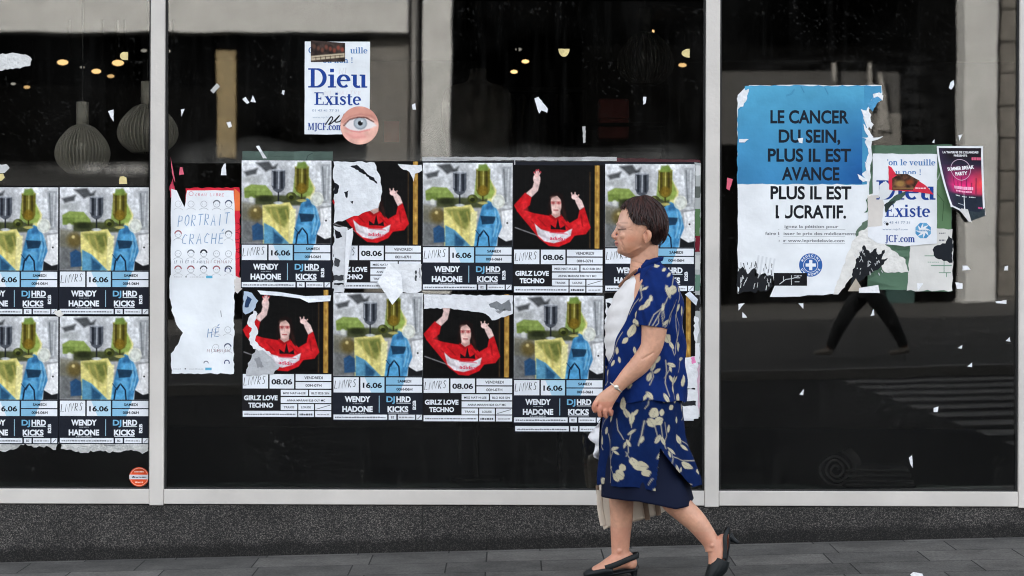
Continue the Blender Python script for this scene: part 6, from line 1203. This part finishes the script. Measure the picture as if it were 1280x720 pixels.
# slingback shoes
M['shoe'] = mat('black_shoe_leather', (17, 22, 25), rough=.5, spec=.3, bump=.1, bscale=200); M['shoe_in'] = mat('brown_shoe_lining', (120, 66, 48), rough=.6)
def shoe(label, top, sole, strap, heel, inner):
    s0 = union([limb(*top), limb(*sole)], .0026, 2); o = mkraw('shoe', s0[0], s0[1], M['shoe'], woman, None, None, True); o['label'] = label
    mb = MB(); v_, f_ = limb(*strap, 10, 6); mb.add(v_, f_); mb.build('strap', M['shoe'], o, smooth=True); mb = MB(); v_, f_ = limb(*heel, 12, 4); mb.add(v_, f_); mb.build('heel', M['shoe'], o, smooth=True); mb = MB(); v_, f_ = limb(*inner, 12, 4); mb.add(v_, f_); mb.build('insole', M['shoe_in'], o, smooth=True)
f_y = FY / KW
shoe('black slingback shoe flat on the pavement', ([(768, 714.5, FY), (758, 714.5, FY), (747, 717, FY - .004), (737, 719.4, FY - .006), (731, 720.6, FY - .006)], [(6.4, 14), (8.0, 16), (7.2, 15.4), (5.2, 12), (2.6, 6)]), ([(797, 714, FY), (780, 717, FY), (760, 720, FY), (740, 721, FY - .005), (732, 721, FY - .006)], [(2.8, 9.6), (2.8, 9.4), (2.4, 13), (1.8, 12), (1.2, 6)]),
     ([(758, 711, FY - 14 * KW), (772, 706.5, FY - 12.6 * KW), (786, 700.5, FY - 11.4 * KW), (797, 696.5, FY - 8 * KW), (800.5, 695.6, FY), (797, 696.5, FY + 8 * KW), (786, 700.5, FY + 11.4 * KW), (758, 711, FY + 14 * KW)], [(3.6, .9)] * 8), ([(794, 714, FY), (795, 720, FY), (795.4, 723.5, FY)], [(6, 6.6), (4, 4.6), (3.4, 4)]), ([(796, 712.6, FY), (780, 716, FY), (766, 719, FY)], [(1, 7.6), (1, 7.4), (1, 8)]))
shoe('black slingback shoe with the heel lifted off the pavement', ([(900.5, 694, BY), (896.5, 703, BY), (891, 712, BY), (885.5, 721, BY), (881.5, 727, BY)], [(11.2, 14.4), (12.6, 15.4), (10.4, 15), (7.0, 11.4), (3, 5)]), ([(909.5, 668, BY), (908.4, 682, BY), (905, 697, BY), (897, 712, BY), (887, 724, BY)], [(1.8, 9.2), (1.8, 9), (2.2, 12), (2, 12.6), (1.4, 7)]),
     ([(903, 694, BY - 13 * KW), (904, 680, BY - 11.6 * KW), (903.6, 667, BY - 10 * KW), (907, 659.5, BY - 6 * KW), (909.5, 658.5, BY), (907, 659.5, BY + 6 * KW), (904, 680, BY + 11.6 * KW), (903, 694, BY + 13 * KW)], [(2.6, .9)] * 8), ([(909.5, 666, BY), (915, 671, BY), (921, 674.5, BY)], [(6, 6), (3.4, 4), (2.2, 2.8)]), ([(908, 664, BY), (907.4, 680, BY), (903, 694, BY)], [(1.2, 8.4), (1.2, 8.2), (1.2, 10)]))

# ---- handbag and plastic bag in her right hand
M['cream'] = mat('cream_leather', (206, 194, 178), rough=.5, noise=.06, nscale=14, bump=.15, bscale=90); M['brown'] = mat('brown_leather', (112, 92, 76), rough=.5)
b0 = P(796, 650, .225); bag = thing('handbag', 'cream handbag with brown trim carried low behind the legs of the woman', 'handbag', b0)
mb = MB(); out = [(752, 616), (757, 664), (764, 665.5), (796, 658), (820, 651), (838, 643), (842, 636), (838, 612), (800, 600), (760, 606)]; lay = [(-.05, .90), (-.042, 1), (.042, 1), (.05, .90)]; cx_, cy_ = 797, 634; V = []; n = len(out); o2 = spline(np.array(out + out[:1], float), 4)[:-1]; n = len(o2)
for yl, k_ in lay: V += [P(cx_ + (a - cx_) * k_, cy_ + (b - cy_) * k_, .225 + yl) for a, b in o2]
F = [(l * n + i, l * n + (i + 1) % n, (l + 1) * n + (i + 1) % n, (l + 1) * n + i) for l in range(3) for i in range(n)] + [tuple(range(n))[::-1], tuple(3 * n + i for i in range(n))]
mb.add(V, F, (206, 194, 178)); mb.build('bag_body', M['cream'], bag, smooth=False, bev=.004)
for a in ((814, 655, 806, 604), (828, 649, 822, 606)):
    mb = MB(); v_, f_ = loft([P(a[0], a[1], .171), P((a[0] + a[2]) / 2, (a[1] + a[3]) / 2, .169), P(a[2], a[3], .171)], [(.011, .0025)] * 3, 12, 3); mb.add(v_, f_); mb.build('trim', M['brown'], bag)
mb = MB(); v_, f_ = loft([P(752, 617, .175), P(753, 640, .1745), P(757, 662, .175)], [(.012, .003)] * 3, 12, 3); mb.add(v_, f_); mb.build('edge_trim', M['cream'], bag); mb = MB(); v_, f_ = loft([P(749.6, 612, .2), P(750.4, 620, .2), P(751.5, 628, .2)], [(.007, .01)] * 3, 12, 3); mb.add(v_, f_); mb.build('buckle', M['brown'], bag)
mb = MB(); v_, f_ = loft([P(768, 608, .225), P(772, 570, .226), P(784, 552, .224), P(794, 548.5, .217), P(806, 552, .224), P(818, 572, .226), P(822, 606, .225)], [.006] * 7, 10, 6); mb.add(v_, f_); mb.build('bag_handle', M['brown'], bag, smooth=True)
s0 = P(760, 560, .19); mb = MB(); r = random.Random(9); gx, gy = 16, 14; out = []
pl = np.zeros((gy, gx, 3)); 
for j in range(gy):
    v = j / (gy - 1); xl = float(np.interp(v, [0, .2, .42, .5, .62, .8, .9, 1], [756, 748, 738, 737, 747, 745, 742, 752])); 
    for i in range(gx):
        u = i / (gx - 1); pl[j, i] = (xl + (790 - xl) * u, 526 + 52 * v + (3 * math.sin(u * 9) if j else 0), .16 + .03 * math.sin(u * 11 + v * 5) * (1 - u) + .012 * r.uniform(-1, 1))
Vq = np.array([P(*p) for p in pl.reshape(-1, 3)]); n = gx * gy; Fq = [(j * gx + i, (j + 1) * gx + i, (j + 1) * gx + i + 1, j * gx + i + 1) for j in range(gy - 1) for i in range(gx - 1)]
mb.add(np.concatenate([Vq, Vq + (0, .02, 0)]), Fq + [tuple(n + k for k in f[::-1]) for f in Fq] + [(j * gx, n + j * gx, n + (j + 1) * gx, (j + 1) * gx) for j in range(gy - 1)] + [(j * gx + gx - 1, (j + 1) * gx + gx - 1, n + (j + 1) * gx + gx - 1, n + j * gx + gx - 1) for j in range(gy - 1)], (222, 222, 226)); M['plastic'] = mat('white_plastic_film', (222, 222, 226), rough=.35)
tag(mb.build('plastic_bag', M['plastic'], None, s0, True), 'crumpled white plastic bag peeking out in front of the blue skirt', 'plastic bag')

# ================================================================== the passer-by mirrored in the right pane
def pby():
    D = 28.5; k = 2720 / D; Y0 = -(D - 10)
    def q(px, py, y=0.): return ((px - 640) / k, Y0 + y, CZ + (360 - py) / k)
    gz = 441
    L = lambda pts, rad: loft([q(*p) for p in pts], [np.array(r) / k if np.isscalar(r) else tuple(np.array(r) / k) for r in rad], 16, 4)
    x0 = (1085 - 640) / k; t = thing('person', 'passer-by in dark trousers mirrored in the right pane, only the striding legs clear', 'person', (x0, Y0, CZ + (360 - gz) / k))
    head = [L([(1086, 268, 0), (1085, 274, 0), (1084, 282, 0), (1084, 289, 0), (1087, 294, 0)], [3, (8, 7), (9.4, 7.6), (8, 6.6), (4, 4)]), L([(1076, 283, 0), (1073.6, 285, 0), (1077, 286.4, 0)], [1.4, 1.5, 1.2]), L([(1088, 290, 0), (1088, 302, 0)], [5, 6])]
    tor = [L([(1087, 298, 0), (1086, 308, 0), (1085, 325, 0), (1084, 345, 0), (1084, 362, 0), (1084, 370, 0)], [(7, 10), (10, 19), (12, 18), (11, 15), (11, 17), (9, 15)])]
    arms = [L([(1088, 306, s * .19), (1090 - s * 4, 328, s * .23), (1084 - s * 12, 346, s * .22), (1082 - s * 17, 354, s * .2)], [6, 5, 3.6, 2.8]) for s in (-1, 1)]
    for s in (-1, 1):
        for f in range(4): arms.append(L([(1081 - s * 17 + f, 353, s * .2 + (f - 1.5) * .012), (1079 - s * 18 + f, 359, s * .2 + (f - 1.5) * .014), (1079.6 - s * 18 + f, 363, s * .19 + (f - 1.5) * .014)], [1.4, 1.2, .8]))
        arms.append(L([(1082 - s * 17, 354, s * .17), (1077 - s * 17, 358, s * .16)], [1.4, .9]))
    legs = [L([(1083, 362, -.09), (1065, 384, -.09), (1052, 404, -.09), (1043, 421, -.09), (1037, 434, -.09)], [11, 9.4, 7.4, 5.8, 4.6]), L([(1086, 362, .09), (1103, 384, .09), (1114, 402, .09), (1122, 418, .09), (1129, 432, .09)], [11, 9.4, 7.4, 5.8, 4.6])]
    feet = [L([(1040, 436, -.09), (1032, 437.5, -.09), (1020, 439, -.09)], [(4.4, 4.4), (3.4, 4.6), (2, 3)]), L([(1133, 435, .09), (1124, 438, .09), (1111, 440, .09)], [(4.4, 4.4), (3.4, 4.6), (2, 3)])]
    V, F = union(head + tor + arms + legs + feet, .008, 2); M['skin2'] = mat('skin_tone', (186, 140, 118), rough=.5); mkraw('body', V, F, M['skin2'], t, None, None, True)
    def gar(name, parts, col, s_=1.08):
        m = mat(name + '_cloth', col, rough=.85, noise=.2, nscale=12); V, F = union(parts, .009, 2); mkraw(name, V, F, m, t, None, None, True)
    big = lambda pts, rad: loft([q(*p) for p in pts], [np.array(r) * 1.14 / k if np.isscalar(r) else tuple(np.array(r) * 1.14 / k) for r in rad], 16, 4)
    gar('trousers', [big([(1084, 352, 0), (1084, 372, 0)], [(11, 16), (10, 16)]), big([(1083, 362, -.09), (1065, 384, -.09), (1052, 404, -.09), (1043, 421, -.09), (1038, 433, -.09)], [11, 9.6, 7.8, 6.6, 6]), big([(1086, 362, .09), (1103, 384, .09), (1114, 402, .09), (1122, 418, .09), (1128, 431, .09)], [11, 9.6, 7.8, 6.6, 6])], (38, 38, 40))
    gar('jacket', [big([(1087, 299, 0), (1086, 308, 0), (1085, 325, 0), (1084, 345, 0), (1084, 362, 0)], [(7, 10), (10, 19), (12, 18), (11, 16), (12, 18)])] + [big([(1088, 306, s * .19), (1090 - s * 4, 328, s * .23), (1084 - s * 12, 346, s * .22)], [6.4, 5.4, 4.2]) for s in (-1, 1)], (30, 32, 36))
    gar('shoes', [big([(1041, 436, -.09), (1032, 437.5, -.09), (1019, 439, -.09)], [(4.4, 4.4), (3.6, 4.6), (2.2, 3)]), big([(1134, 435, .09), (1124, 438, .09), (1110, 440, .09)], [(4.4, 4.4), (3.6, 4.6), (2.2, 3)])], (150, 142, 132))
    gar('hair', [big([(1087, 266, 0), (1088, 273, 0), (1090, 280, 0), (1091, 287, 0)], [4, (8.4, 7), (8, 7), (5, 6)])], (24, 20, 18))
pby()

# ---- litter on the pavement
def litter(px, py, pts, col, label):
    d = 2720 * (CZ + .02 - SLOPE * (px - 640) / 280) / (py - 360); y = d - 10; x0 = (px - 640) * d / 2720
    P_ = np.array([(x0 + a, y + b, SLOPE * (x0 + a) + .022 * (y + b) + .002 + c) for a, b, c in pts]); n = len(P_); mb = MB(); mb.add(np.concatenate([P_, P_ + (0, 0, .001)]), [tuple(range(n))[::-1], tuple(range(n, 2 * n))] + [(i, (i + 1) % n, n + (i + 1) % n, n + i) for i in range(n)], col); tag(mb.build('litter', M['scrap'], None, P_[0]), label, 'litter')
litter(1146, 716, [(-.022, -.05, 0), (.02, -.06, .004), (.026, .0, .006), (.012, .05, .003), (-.006, .03, .008), (-.02, .02, 0)], (226, 226, 226), 'crumpled white scrap lying on the pavement at the lower right')
litter(82, 703, [(-.018, -.008, 0), (.018, -.012, .003), (.02, .012, .004), (-.016, .014, 0)], (186, 120, 70), 'small orange brown scrap lying on the pavement at the lower left')
